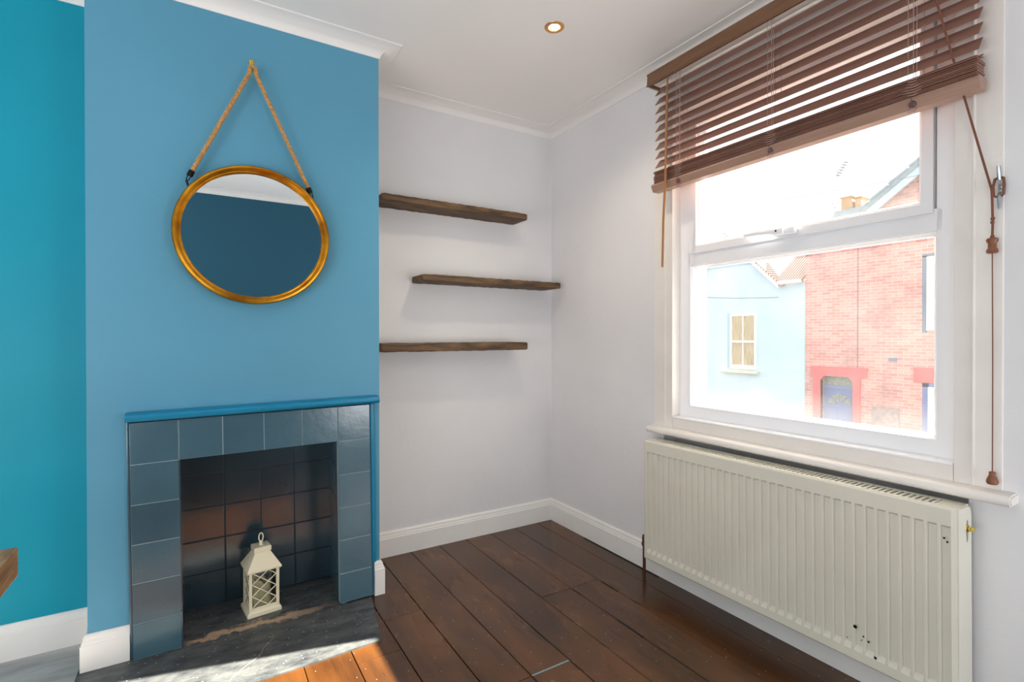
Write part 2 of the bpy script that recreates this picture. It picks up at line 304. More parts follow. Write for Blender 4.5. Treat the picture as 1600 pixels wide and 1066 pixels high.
def lathe(bm, prof, centre, axis='Z', n=24, mtx=None):
    """prof: list of (radius, height along axis)"""
    rings = []
    for r, h in prof:
        ring = []
        for k in range(n):
            a = 2*PI*k/n; c, s = math.cos(a)*r, math.sin(a)*r
            v = {'Z': Vector((c, s, h)), 'Y': Vector((c, h, s)), 'X': Vector((h, c, s))}[axis]
            if mtx is not None: v = mtx @ v
            ring.append(bm.verts.new(Vector(centre)+v))
        rings.append(ring)
    for a, b_ in zip(rings, rings[1:]):
        for k in range(n): bm.faces.new((a[k], a[(k+1) % n], b_[(k+1) % n], b_[k]))
    if prof[0][0] > 1e-5: bm.faces.new(list(reversed(rings[0])))
    if prof[-1][0] > 1e-5: bm.faces.new(rings[-1])
    bmesh.ops.remove_doubles(bm, verts=bm.verts, dist=1e-6); bmesh.ops.recalc_face_normals(bm, faces=bm.faces)
def prism(bm, poly, axis, a0, a1, mi=0):
    """poly in the two other axes (in order), extruded along axis"""
    def P(u, v, w): return {'X': (w, u, v), 'Y': (u, w, v), 'Z': (u, v, w)}[axis]
    A = [bm.verts.new(P(u, v, a0)) for u, v in poly]; Bv = [bm.verts.new(P(u, v, a1)) for u, v in poly]
    fs = [bm.faces.new(A), bm.faces.new(list(reversed(Bv)))]
    for i in range(len(poly)):
        j = (i+1) % len(poly); fs.append(bm.faces.new((A[i], Bv[i], Bv[j], A[j])))
    for f in fs: f.material_index = mi
    bmesh.ops.recalc_face_normals(bm, faces=bm.faces)
def sweep(path, prof, i0, i1, start_flat=False, end_flat=False):
    """sweeps prof [(offset to the right of the path, z)] along segments i0..i1 of a plan path, mitred"""
    path = [Vector((p[0], p[1])) for p in path]; bm = bmesh.new(); rings = []
    for i in range(i0, i1+1):
        ds = []
        if i > 0 and not (start_flat and i == i0): ds.append((path[i]-path[i-1]).normalized())
        if i < len(path)-1 and not (end_flat and i == i1): ds.append((path[i+1]-path[i]).normalized())
        ns = [Vector((d.y, -d.x)) for d in ds]
        if len(ns) == 2:
            b_ = (ns[0]+ns[1]); b_ = b_/(1+ns[0].dot(ns[1]))
        else: b_ = ns[0]
        rings.append([bm.verts.new((path[i].x+b_.x*o, path[i].y+b_.y*o, z)) for o, z in prof])
    n = len(prof)
    for a, b2 in zip(rings, rings[1:]):
        for k in range(n): bm.faces.new((a[k], a[(k+1) % n], b2[(k+1) % n], b2[k]))
    bm.faces.new(rings[0]); bm.faces.new(list(reversed(rings[-1])))
    bmesh.ops.recalc_face_normals(bm, faces=bm.faces); return bm
def ring_frame(bm, y0, y1, z0, z1, prof):
    """rectangular mitred frame in the YZ plane; prof = closed list of (inset from the outer edge, x)"""
    cs = [(y0, z0, 1, 1), (y1, z0, -1, 1), (y1, z1, -1, -1), (y0, z1, 1, -1)]
    rings = [[bm.verts.new((x, cy+sy*o, cz+sz*o)) for o, x in prof] for cy, cz, sy, sz in cs]
    n = len(prof)
    for i in range(4):
        a, b_ = rings[i], rings[(i+1) % 4]
        for k in range(n): bm.faces.new((a[k], a[(k+1) % n], b_[(k+1) % n], b_[k]))
    bmesh.ops.recalc_face_normals(bm, faces=bm.faces)
def paint_boards(bm, key, fn):
    pass
def board_layer(o, vals):
    """per-face random value stored as a colour attribute named board"""
    me = o.data; a = me.color_attributes.new('board', 'FLOAT_COLOR', 'CORNER')
    for p_ in me.polygons:
        v = vals(p_)
        for li in p_.loop_indices: a.data[li].color = v
def hash3(k):
    r = random.Random(k); return (r.random(), r.random(), r.random(), 1)

# ------------------------------------------------------------------ room shell
CZ = 2.47                      # ceiling
BY = -0.366; BL = -2.257; BR = -1.225   # chimney breast front, left, right
LY = -0.142                    # left alcove wall
RX0 = -3.85; RY0 = -4.0         # far left and rear walls

# floorboards: real boards with gaps, running along Y
bm = bmesh.new(); bid = []
def board(x0, x1, y0, y1, key):
    n0 = len(bm.faces); dz = random.Random(key).uniform(-0.0012, 0.0004)
    box(bm, x0, x1, y0, y1, -0.022, dz, bev=0.0014, seg=1)
    bid.extend([key]*(len(bm.faces)-n0))
W_ = 0.165; k = 0; x = -0.125
joints = {8: [-0.82, -3.0], 6: [-1.20], 7: [-0.60, -2.5], 2: [-0.785, -2.3], 3: [-0.785], 4: [-2.2], 9: [-1.12], 10: [-1.9]}
wide = {(3,): 0.004}
edges = [0.0, -0.125] + [-0.125-W_*i for i in range(1, 29)]
for i in range(len(edges)-1):
    xa, xb = edges[i+1], edges[i]
    ys = [RY0] + sorted([y for y in joints.get(i, [random.uniform(-3.6, -2.4)])]) + [-0.002]
    for j in range(len(ys)-1):
        g = 0.0013
        board(xa+g, xb-g, ys[j]+0.001, ys[j+1]-0.001, i*17+j)
nb = len(bm.faces)
box(bm, RX0, 0.0, RY0, 0.0, -0.06, -0.024, mi=1)
bid.extend([0]*(len(bm.faces)-nb))
nb = len(bm.faces)
for x_, ya, yb, w_ in ((-0.455, -1.10, -1.24, 0.007), (-0.455, -0.80, -0.86, 0.004), (-0.292, -0.81, -0.92, 0.009), (-0.290, -1.0, -1.06, 0.006), (-0.787, -0.96, -1.10, 0.005), (-0.787, -1.2, -1.34, 0.004), (-0.026, -0.36, -0.92, 0.010), (-0.95, -0.55, -0.66, 0.005)):
    box(bm, x_-w_/2, x_+w_/2, yb, ya, -0.004, 0.0008, mi=1)    # open splits between boards
box(bm, -0.948, -0.79, -1.2035, -1.1975, -0.004, 0.0007, mi=2)
bid.extend([0]*(len(bm.faces)-nb))
fl = struct('floor', bm, [M['floor'], M['dark_void'], M['grout']])
board_layer(fl, lambda p_: hash3(bid[p_.index]))
# grey floor of the left alcove
struct('floor_left_alcove', B(RX0, -2.283, -0.70, LY, -0.02, 0.0035, bev=0.001, seg=1), M['concrete'])

# walls
bm = bmesh.new(); box(bm, BR-0.02, 0.3, 0.0, 0.12, -0.1, 2.6); struct('wall_back', bm, M['white_wall'])
struct('wall_left_alcove', B(RX0-0.1, BL+0.02, LY, LY+0.12, -0.1, 2.6), M['teal'])
# chimney breast with the firebox opening
OL, OR_, OT = -2.000, -1.362, 0.715
bm = bmesh.new()
box(bm, BL, OL, BY, 0.1, -0.05, 2.6); box(bm, OR_, BR, BY, 0.1, -0.05, 2.6); box(bm, OL, OR_, BY, 0.1, OT+0.005, 2.6)
for f in bm.faces:      # the side cheek of the breast that faces the right alcove is white
    pass
struct('wall_chimney_breast', bm, [M['breast'], M['white_wall']])
o = bpy.data.objects['wall_chimney_breast']
for p_ in o.data.polygons:
    if p_.normal.x > 0.9 and p_.center.x > BR-0.01: p_.material_index = 1
    if p_.normal.x < -0.9 and p_.center.x < BL+0.01: p_.material_index = 0
# window wall, with a recess under the sill
WY0, WY1 = -0.93, -2.08; RT = 0.25
bm = bmesh.new()
box(bm, 0, RT, 0.12, WY0, -0.1, 2.6); box(bm, 0, RT, WY1, RY0-0.1, -0.1, 2.6)
box(bm, 0, RT, WY0, WY1, 2.30, 2.6); box(bm, 0.075, RT, WY0, WY1, -0.1, 0.705); box(bm, 0, 0.08, WY0, WY1, -0.1, 0.13)
box(bm, 0.075, RT, WY0-0.05, WY0, 0.7, 2.35); box(bm, 0.075, RT, WY1, WY1+0.028, 0.7, 2.35); box(bm, 0.075, RT, WY0, WY1, 0.7, 0.775); box(bm, 0.131, RT, WY0, WY1, 2.165, 2.31)  # last box: low outer head added to keep sun off the table
struct('wall_right', bm, M['white_wall'])
struct('wall_rear', B(RX0-0.1, 0.3, RY0-0.1, RY0, -0.1, 2.6), M['rear_blue'])
struct('wall_left', B(RX0-0.1, RX0, RY0-0.1, 0.1, -0.1, 2.6), M['white_wall'])
struct('ceiling', B(RX0-0.1, 0.3, RY0-0.1, 0.2, CZ, CZ+0.12), M['ceiling'])

# coving and skirting
path = [(RX0, LY), (BL, LY), (BL, BY), (BR, BY), (BR, 0), (0, 0), (0, RY0), (RX0, RY0), (RX0, LY)]
cov = [(0, 2.423), (0.004, 2.423)]
for i in range(1, 8):
    a = PI/2*i/8; cov.append((0.006+0.074*(1-math.cos(a)), 2.425+0.040*math.sin(a)))
cov += [(0.083, 2.465), (0.083, CZ+0.001), (0, CZ+0.001)]
struct('trim_1', sweep(path, cov, 0, 8), M['ceiling'], smooth=True)
def skirt(h):
    return [(0, 0), (0.019, 0), (0.019, h-0.034), (0.0155, h-0.031), (0.0155, h-0.025), (0.012, h-0.018), (0.011, h-0.008), (0.007, h-0.002), (0.004, h), (0, h)]
struct('baseboard_left', sweep(path, skirt(0.131), 0, 1), M['skirt'])
p2 = [(BL, LY), (BL, BY), (-2.137, BY)]
struct('baseboard_breast_left', sweep([path[0]]+p2, skirt(0.128), 1, 3), M['skirt'])
p3 = [(-1.252, BY), (BR, BY), (BR, 0), (0, 0)]
struct('baseboard_breast_right', sweep(p3, skirt(0.150), 0, 2), M['skirt'])
struct('baseboard_back', sweep(path, skirt(0.131), 4, 5), M['skirt'])
struct('baseboard_right', sweep(path, skirt(0.131), 5, 6), M['skirt'])

# ------------------------------------------------------------------ window
win = bpy.data.objects.new('window_1', None); C.objects.link(win); win.location = (0.05, -1.515, 0.73); win['kind'] = 'structure'
F = 0.05
# timber casing round the opening: flat boards, a bead and an inner board
bm = bmesh.new()
for s, a, b_, c_ in ((0, -0.985, -0.940, -0.872), (1, -2.045, -2.090, -2.155)):
    box(bm, -0.004, 0.10, a, b_, 0.73, 2.33, bev=0.003); box(bm, -0.008, 0.02, b_+0.0045, b_-0.0045, 0.73, 2.33, bev=0.0035)
    box(bm, -0.004, 0.03, b_, c_, 0.73, 2.33, bev=0.004)
box(bm, -0.0035, 0.10, -0.9851, -2.0449, 0.728, 0.782, bev=0.003)
box(bm, -0.0035, 0.10, -0.9851, -2.0449, 2.218, 2.33, bev=0.003); box(bm, -0.0042, 0.10, -0.875, -2.152, 2.285, 2.33, bev=0.003)
obj('casing', bm, M['timber_white'], win, smooth=True)
bm = bmesh.new(); box(bm, -0.007, F+0.01, -0.988, -2.043, 0.779, 0.787, bev=0.003); obj('cill_lip', bm, M['upvc'], win, smooth=True)
# window board
bm = bmesh.new()
prism(bm, [(0.074, 0.702), (-0.050, 0.702), (-0.056, 0.706), (-0.059, 0.714), (-0.058, 0.722), (-0.052, 0.729), (-0.044, 0.732), (0.074, 0.735)], 'Y', -0.866, -2.186)
bmesh.ops.bevel(bm, geom=[e for e in bm.edges if abs(e.verts[0].co.y-e.verts[1].co.y) < 1e-5 and min(v.co.x for v in e.verts) < -0.02], offset=0.004, segments=2, affect='EDGES')
obj('window_sill', bm, M['timber_white'], win, smooth=True)
# fixed frame
bm = bmesh.new()
fp = [(0, F), (0.062, F), (0.064, F+0.003), (0.064, 0.13), (0, 0.13)]
ring_frame(bm, -2.047, -0.983, 0.779, 2.222, fp)
box(bm, F, 0.13, -2.0, -1.03, 1.497, 1.566, bev=0.002)
fr = obj('window_frame', bm, M['upvc'], win, smooth=True)
bm = bmesh.new()   # glazing bead of the lower light
ring_frame(bm, -1.985, -1.045, 0.837, 1.499, [(0, F+0.006), (0.005, F+0.006), (0.014, F+0.024), (0.015, 0.1), (0, 0.1)])
obj('glazing_bead', bm, M['upvc'], fr, smooth=True)
obj('lower_pane', B(0.083, 0.089, -1.985, -1.045, 0.84, 1.49), M['glass'], win, origin=(0.086, -1.515, 0.84))
# opening top-hung casement
bm = bmesh.new()
ring_frame(bm, -1.978, -1.048, 1.553, 2.178, [(0, F-0.009), (0.030, F-0.009), (0.034, F-0.006), (0.038, F+0.006), (0.041, F+0.006), (0.050, F+0.030), (0.050, 0.11), (0, 0.11)])
cs = obj('casement', bm, M['upvc'], win, smooth=True)
obj('upper_pane', B(0.083, 0.089, -1.945, -1.085, 1.59, 2.135), M['glass'], win, origin=(0.086, -1.515, 1.55))
bm = bmesh.new()   # handle: fixing block, crank and tapering lever
box(bm, F-0.034, F-0.012, -1.556, -1.468, 1.562, 1.588, bev=0.006, seg=3)
box(bm, F-0.050, F-0.030, -1.520, -1.470, 1.564, 1.588, bev=0.007, seg=3)
tube(bm, [(F-0.042, -1.49, 1.577), (F-0.048, -1.46, 1.579), (F-0.048, -1.42, 1.581), (F-0.046, -1.38, 1.582), (F-0.044, -1.352, 1.582)], 0.01, 10, radii=[0.0105, 0.010, 0.0085, 0.0075, 0.006])
hd = obj('handle', bm, M['upvc'], cs, smooth=True)
bm = bmesh.new(); lathe(bm, [(0.0035, 0), (0.0035, 0.003)], (F-0.0525, -1.492, 1.577), 'X', 12); obj('lock', bm, M['black'], hd)

# ------------------------------------------------------------------ venetian blind
bl = thing('venetian_blind', 'brown wooden venetian blind half raised over the white window', 'blind', (-0.08, -1.54, 2.34))
YL, YR = -0.955, -2.125
bm = bmesh.new()
vp = [(-0.110, 2.345), (-0.116, 2.340), (-0.119, 2.343), (-0.114, 2.352), (-0.112, 2.392), (-0.116, 2.398), (-0.113, 2.402), (-0.100, 2.402), (-0.100, 2.345)]
prism(bm, vp, 'Y', -0.928, -2.150)
box(bm, -0.104, -0.004, -0.940, -0.928, 2.342, 2.400, bev=0.002); box(bm, -0.104, -0.004, -2.150, -2.138, 2.342, 2.400, bev=0.002)
obj('valance', bm, M['rail'], bl)
bm = bmesh.new(); box(bm, -0.096, -0.040, -0.945, -2.135, 2.350, 2.398, bev=0.003); obj('headrail', bm, M['timber_white'], bl)
PITCH = 0.0423; TILT = math.radians(53); SD = 0.0525
bm = bmesh.new()
R_ = Matrix.Rotation(-TILT, 4, 'Y')
box(bm, -SD/2, SD/2, YR, YL, -0.0014, 0.0014, bev=0.001, seg=1, rot=None)
bmesh.ops.translate(bm, vec=(0, -(YL+YR)/2, 0), verts=bm.verts)
bmesh.ops.transform(bm, matrix=R_, verts=bm.verts)
SX = -0.072
zs0 = 2.3155
bmesh.ops.translate(bm, vec=(SX, (YL+YR)/2, zs0), verts=bm.verts)
s0 = obj('slat', bm, M['slat'], bl, origin=(SX, (YL+YR)/2, zs0))
for i in range(1, 10):
    c = s0.copy(); C.objects.link(c); c.parent = bl; c.location = s0.location + Vector((0, 0, -PITCH*i)); 
    if i == 9: c.rotation_euler = (0, math.radians(12), 0)
# the raised slats lie stacked on the bottom rail
bm = bmesh.new(); box(bm, -SD/2, SD/2, YR, YL, -0.0014, 0.0014, bev=0.001, seg=1)
bmesh.ops.translate(bm, vec=(SX, 0, 1.884), verts=bm.verts)
st = obj('slat', bm, M['slat'], bl, origin=(SX, (YL+YR)/2, 1.884))
for i in range(1, 12):
    c = st.copy(); C.objects.link(c); c.parent = bl
    c.location = st.location + Vector((random.uniform(-0.003, 0.003), random.uniform(-0.002, 0.002), 0.0047*i)); c.rotation_euler = (0, math.radians(random.uniform(-2.0, 2.0)), 0)
    if i == 11: c.rotation_euler = (0, math.radians(-9), 0); c.location.z += 0.005
bm = bmesh.new()
prism(bm, [(SX-0.030, 1.872), (SX-0.027, 1.880), (SX+0.027, 1.880), (SX+0.030, 1.872), (SX+0.020, 1.846), (SX-0.018, 1.846)], 'Y', YL+0.012, YR-0.004)
obj('bottom_rail', bm, M['bottom_rail'], bl)
for yy in (-1.10, -1.53, -1.975):
    bm = bmesh.new()
    for dx in (-0.026, 0.024):
        for dy in (-0.011, 0.011): tube(bm, [(SX+dx, yy+dy, 2.352), (SX+dx, yy+dy, 1.93)], 0.0007, 5)
    tube(bm, [(SX-0.02, yy, 2.352), (SX-0.02, yy, 1.93)], 0.0009, 5)
    for i in range(10):
        z = zs0-PITCH*i; dz = SD/2*math.sin(TILT)
        for dy in (-0.011, 0.011): tube(bm, [(SX-0.026, yy+dy, z-dz-0.003), (SX+0.024, yy-dy, z+dz-0.003)], 0.0006, 4)
    rnd = random.Random(int(yy*100))
    for k in range(7):    # slack loops of the ladder bunched on the stack
        z = 1.935-0.008*k; w_ = rnd.uniform(0.012, 0.024)
        tube(bm, [(SX-0.028, yy-w_, z), (SX-0.038, yy-w_*0.4, z-0.006), (SX-0.040, yy+w_*0.4, z-0.004), (SX-0.028, yy+w_, z+rnd.uniform(-.003, .003))], 0.0009, 5)
    lc = obj('ladder_cord', bm, M['ladder_cord'], bl)
    bm = bmesh.new(); lathe(bm, [(0.0, 0.008), (0.007, 0.007), (0.0105, 0.003), (0.0105, -0.003)], (SX-0.0255, yy, 1.859), 'X', 14, mtx=Matrix.Rotation(PI, 4, 'Z'))
    tube(bm, [(SX-0.028, yy, 1.859), (SX-0.033, yy+0.004, 1.846), (SX-0.031, yy+0.009, 1.837), (SX-0.026, yy-0.006, 1.838), (SX-0.025, yy-0.012, 1.845)], 0.0009, 5)
    tube(bm, [(SX-0.028, yy, 1.862), (SX-0.034, yy+0.002, 1.88)], 0.0009, 5)
    obj('cord_plug', bm, M['plug'], lc, smooth=True)
bm = bmesh.new()
tube(bm, [(-0.118, -1.056, 2.325), (-0.118, -1.052, 2.2), (-0.116, -1.044, 1.9), (-0.112, -1.028, 1.70), (-0.108, -1.018, 1.484)], 0.0055, 10, radii=[0.0035, 0.006, 0.0062, 0.0058, 0.005])
wd = obj('tilt_wand', bm, M['wand'], bl, smooth=True)
bm = bmesh.new(); tube(bm, [(-0.09, -1.05, 2.345), (-0.104, -1.054, 2.338), (-0.117, -1.056, 2.322)], 0.002, 6); obj('wand_hook', bm, M['steel'], wd)
# pull cord: from the head down to the cleat, then to the acorn
bm = bmesh.new()
P0 = Vector((-0.12, -1.995, 2.342)); P1 = Vector((-0.036, -2.138, 1.572)); pts = []
for i in range(15):
    t = i/14; q = P0.lerp(P1, t); q.z -= 0.035*math.sin(PI*t); q.y -= 0.006*math.sin(PI*t); pts.append(q)
for dy in (-0.0012, 0.0012): tube(bm, [q+Vector((0.0005, dy, 0)) for q in pts], 0.0017, 6)
tube(bm, [P1, (-0.035, -2.139, 1.54), (-0.031, -2.139, 1.48), (-0.030, -2.138, 1.445)], 0.003, 8)
for k in range(2):   # turns round the cleat
    o_ = 0.0035*k
    tube(bm, [(-0.030-o_, -2.141, 1.555), (-0.034-o_, -2.1405, 1.58), (-0.028-o_, -2.143, 1.602), (-0.020, -2.152, 1.608), (-0.028-o_, -2.161, 1.602), (-0.034-o_, -2.1635, 1.58), (-0.030-o_, -2.161, 1.556), (-0.022, -2.152, 1.549), (-0.030-o_, -2.141, 1.555)], 0.0028, 6)
lathe(bm, [(0, -0.006), (0.005, -0.003), (0.005, 0.003), (0, 0.006)], (-0.031, -2.139, 1.493), 'Z', 8); lathe(bm, [(0, -0.006), (0.0045, -0.003), (0.0045, 0.003), (0, 0.006)], (-0.030, -2.138, 1.483), 'Z', 8)
lathe(bm, [(0, -0.006), (0.005, -0.003), (0.005, 0.003), (0, 0.006)], (-0.030, -2.138, 1.443), 'Z', 8)
tube(bm, [(-0.030, -2.138, 1.40), (-0.027, -2.139, 1.1), (-0.026, -2.139, 0.785)], 0.0014, 6)
pc = obj('pull_cord', bm, M['cord'], bl, smooth=True)
bm = bmesh.new(); lathe(bm, [(0.004, 0.021), (0.011, 0.021), (0.0135, 0.017), (0.0125, 0.011), (0.0095, 0.007), (0.0095, -0.006), (0.0125, -0.011), (0.0135, -0.017), (0.011, -0.021), (0, -0.021)], (-0.030, -2.138, 1.418), 'Z', 20); obj('toggle', bm, M['brown_wood'], pc, smooth=True)
bm = bmesh.new(); lathe(bm, [(0.003, 0.018), (0.0065, 0.018), (0.008, 0.015), (0.007, 0.010), (0.010, 0.003), (0.013, -0.006), (0.0135, -0.012), (0.011, -0.017), (0, -0.018)], (-0.026, -2.139, 0.768), 'Z', 20); obj('acorn', bm, M['brown_wood'], pc, smooth=True)
# cleat on the casing
cl = thing('cord_cleat', 'silver metal cord cleat screwed to white casing right of the window', 'cleat', (-0.004, -2.152, 1.58))
bm = bmesh.new(); box(bm, -0.012, -0.0035, -2.160, -2.144, 1.562, 1.60, bev=0.003)
tube(bm, [(-0.010, -2.152, 1.59), (-0.028, -2.152, 1.60), (-0.034, -2.152, 1.62), (-0.038, -2.152, 1.636)], 0.0055, 8, radii=[.006, .0055, .005, .004])
tube(bm, [(-0.010, -2.152, 1.572), (-0.026, -2.152, 1.56), (-0.030, -2.152, 1.54), (-0.030, -2.152, 1.517)], 0.0055, 8, radii=[.006, .0055, .005, .003])
obj('horn_plate', bm, M['steel'], cl, smooth=True)
bm = bmesh.new(); lathe(bm, [(0, -0.0165), (0.004, -0.015), (0.0045, -0.010)], (0, -2.152, 1.581), 'X', 12); obj('screw', bm, M['steel'], cl)

# ------------------------------------------------------------------ radiator
rd = thing('radiator', 'long cream ribbed panel radiator under the window sill', 'radiator', (-0.09, -1.520, 0.40))
ry0, ry1, rz0, rz1, rx = -0.928, -2.094, 0.124, 0.681, -0.133
# front panel: height field with pressed vertical flutes
n = 36; pitch = (ry0-ry1-0.02)/n
cols = [(ry0, 0)]
for i in range(n):
    a = ry0-0.010-pitch*i
    for fr_, d in ((0.0, 0), (0.16, 0), (0.27, 1), (0.86, 1), (0.97, 0)): cols.append((a-pitch*fr_, d))
cols.append((ry1, 0))
rows = [(rz0, 0), (rz0+0.006, 0), (rz0+0.034, 0), (rz0+0.052, 1), (rz1-0.058, 1), (rz1-0.051, 0), (rz1-0.006, 0), (rz1, 0)]
bm = bmesh.new(); G = []
for y, d in cols:
    cvs = []
    for z, e_ in rows:
        xx = rx + 0.0085*d*e_
        if z == rows[0][0] or z == rows[-1][0] or y in (ry0, ry1): xx = rx+0.004
        cvs.append(bm.verts.new((xx, y, z)))
    G.append(cvs)
for a, b_ in zip(G, G[1:]):
    for k in range(len(rows)-1): bm.faces.new((a[k], a[k+1], b_[k+1], b_[k]))
bnd = [e for e in bm.edges if e.is_boundary]
ex = bmesh.ops.extrude_edge_only(bm, edges=bnd); vs = [v for v in ex['geom'] if isinstance(v, bmesh.types.BMVert)]
for v in vs: v.co.x = rx+0.014
bmesh.ops.recalc_face_normals(bm, faces=bm.faces)
obj('front_panel', bm, M['rad'], rd)
bm = bmesh.new()   # back panel and convector fins
box(bm, -0.042, -0.032, ry0-0.01, ry1+0.01, rz0, rz1-0.01, bev=0.003)
box(bm, -0.090, -0.087, ry0-0.03, ry1+0.03, rz0+0.03, rz1-0.05)
for i in range(60):
    y = ry0-0.04-i*(ry0-ry1-0.08)/59; box(bm, -0.116, -0.044, y, y-0.0012, rz0+0.05, rz1-0.07)
obj('convector', bm, M['rad'], rd)
bm = bmesh.new()   # top grille: two rails and many cross bars
gz = rz1-0.001
box(bm, rx+0.010, -0.106, ry0-0.004, ry1+0.002, gz-0.006, gz, bev=0.0015, seg=1); box(bm, -0.050, -0.034, ry0-0.004, ry1+0.002, gz-0.006, gz, bev=0.0015, seg=1)
box(bm, -0.1065, -0.0495, ry0-0.004, ry0-0.05, gz-0.006, gz); box(bm, -0.1065, -0.0495, ry1+0.055, ry1+0.002, gz-0.006, gz)
nb_ = 66
for i in range(nb_):
    y = ry0-0.05-(i+0.5)*(ry0-ry1-0.105)/nb_; box(bm, -0.1065, -0.0495, y+0.0042, y-0.0042, gz-0.005, gz-0.0005)
obj('top_grille', bm, M['rad'], rd)
def end_plate(y, s):
    bm = bmesh.new(); N_ = 48
    # rounded outline in XZ with a slot hole near the top
    out = [(rx+0.006, rz0+0.004), (-0.034, rz0+0.004), (-0.034, rz1-0.03)]
    for i in range(1, 9):
        a = PI/2*i/8; out.append((-0.034-0.028*(1-math.cos(a)), rz1-0.03+0.028*math.sin(a)))
    out.append((rx+0.006, rz1-0.002))
    def ray_out(a, c):
        d = Vector((math.cos(a), math.sin(a))); best = None
        for i in range(len(out)):
            p_, q = Vector(out[i]), Vector(out[(i+1) % len(out)]); e_ = q-p_
            den = d.x*e_.y-d.y*e_.x
            if abs(den) < 1e-9: continue
            w_ = p_-c; t = (w_.x*e_.y-w_.y*e_.x)/den; u = (w_.x*d.y-w_.y*d.x)/den
            if t > 0 and -1e-6 <= u <= 1+1e-6 and (best is None or t < best): best = t
        return c+d*best
    c = Vector((-0.064, rz1-0.072)); A, I, I2 = [], [], []
    angs = sorted([2*PI*k/40 for k in range(40)]+[math.atan2(q_[1]-c.y, q_[0]-c.x) % (2*PI) for q_ in out]); N_ = len(angs)
    for k in range(N_):
        a = angs[k]; po = ray_out(a, c)
        pi_ = c+Vector((math.cos(a)*0.009, math.sin(a)*0.032))
        A.append(bm.verts.new((po.x, y, po.y))); I.append(bm.verts.new((pi_.x, y, pi_.y))); I2.append(bm.verts.new((pi_.x, y-s*0.012, pi_.y)))
    for k in range(N_):
        j = (k+1) % N_; bm.faces.new((A[k], A[j], I[j], I[k])); bm.faces.new((I[k], I[j], I2[j], I2[k]))
    ex = bmesh.ops.extrude_edge_only(bm, edges=[bm.edges.get((A[k], A[(k+1) % N_])) for k in range(N_)])
    for v in [v for v in ex['geom'] if isinstance(v, bmesh.types.BMVert)]: v.co.y = y-s*0.02
    bmesh.ops.recalc_face_normals(bm, faces=bm.faces)
    return obj('side_panel', bm, M['rad'], rd, smooth=True)
end_plate(ry1-0.004, -1); end_plate(ry0+0.004, 1)
bm = bmesh.new(); lathe(bm, [(0.010, -0.02), (0.010, 0.006), (0.0085, 0.008), (0.0085, 0.012), (0.006, 0.013), (0.006, 0.020), (0, 0.021)], (-0.064, ry1, rz1-0.064), 'Y', 6, mtx=Matrix.Rotation(PI, 4, 'Z')); obj('bleed_plug', bm, M['brass'], rd)
bm = bmesh.new(); tube(bm, [(-0.105, -0.902, 0.19), (-0.105, -0.902, -0.02)], 0.0075, 12)
pp = obj('supply_pipe', bm, M['copper'], rd, smooth=True)
bm = bmesh.new(); lathe(bm, [(0, 0.036), (0.008, 0.035), (0.010, 0.02), (0.010, 0), (0.013, -0.002), (0.013, -0.014), (0.009, -0.016), (0.009, -0.02)], (-0.105, -0.902, 0.185), 'Z', 12); obj('valve', bm, M['copper'], pp, smooth=True)
for y, z, r in ((-1.838, 0.235, 0.006), (-1.862, 0.215, 0.003), (-1.876, 0.205, 0.0035), (-1.856, 0.2, 0.002), (-1.895, 0.165, 0.0045), (-1.815, 0.19, 0.002), (-2.068, 0.594, 0.003), (-2.075, 0.585, 0.003)):
    bm = bmesh.new(); lathe(bm, [(r, -0.0008), (r*0.7, -0.0016), (0, -0.0016)], (rx+0.0002, y, z), 'X', 7); obj('paint_chip', bm, M['black'], rd)   # chips in the enamel

rd.rotation_euler = (-0.007, 0, 0)

# ------------------------------------------------------------------ fireplace
fp_ = thing('fireplace', 'blue tiled fireplace with open firebox in the chimney breast', 'fireplace', (-1.70, BY, 0.0))
FYF = -0.398        # tile face
def tiles(bm, ids, cells, face, depth, axis, gap=0.0012, bev=0.0014, key=0):
    """each cell (u0,u1,z0,z1) becomes a bevelled tile; face/depth along the normal axis"""
    for i, (u0, u1, z0, z1) in enumerate(cells):
        n0 = len(bm.faces); d = random.Random(key+i).uniform(-0.0006, 0.0006)
        if axis == 'Y': box(bm, u0+gap, u1-gap, face+d, face+depth, z0+gap, z1-gap, bev=bev)
        else: box(bm, face+d, face+depth, u0+gap, u1-gap, z0+gap, z1-gap, bev=bev)
        ids.extend([key+i]*(len(bm.faces)-n0))
zc = [0.011, 0.138, 0.283, 0.424, 0.567, 0.712, 0.862]
xc = [-2.126, -1.979, -1.836, -1.692, -1.548, -1.406, -1.268]
cells = []
for i in range(5):
    cells.append((xc[0], xc[1], zc[i], zc[i+1])); cells.append((xc[5], xc[6], zc[i], zc[i+1]))
for i in range(6): cells.append((xc[i], xc[i+1], zc[5], zc[6]))
bm = bmesh.new(); ids = []
tiles(bm, ids, cells, FYF, 0.012, 'Y', key=100)
n0 = len(bm.faces)
for a in ((xc[0]+.001, xc[1]-.001, 0.011, zc[6]-.001), (xc[5]+.001, xc[6]-.001, 0.011, zc[6]-.001), (xc[1], xc[5], zc[5]+.001, zc[6]-.001)):
    box(bm, a[0], a[1], FYF+0.0012, BY+0.002, a[2], a[3], mi=1)
ids.extend([0]*(len(bm.faces)-n0))
o = obj('tiled_surround', bm, [M['tile'], M['grout']], fp_, smooth=True); board_layer(o, lambda p_: hash3(ids[p_.index]))
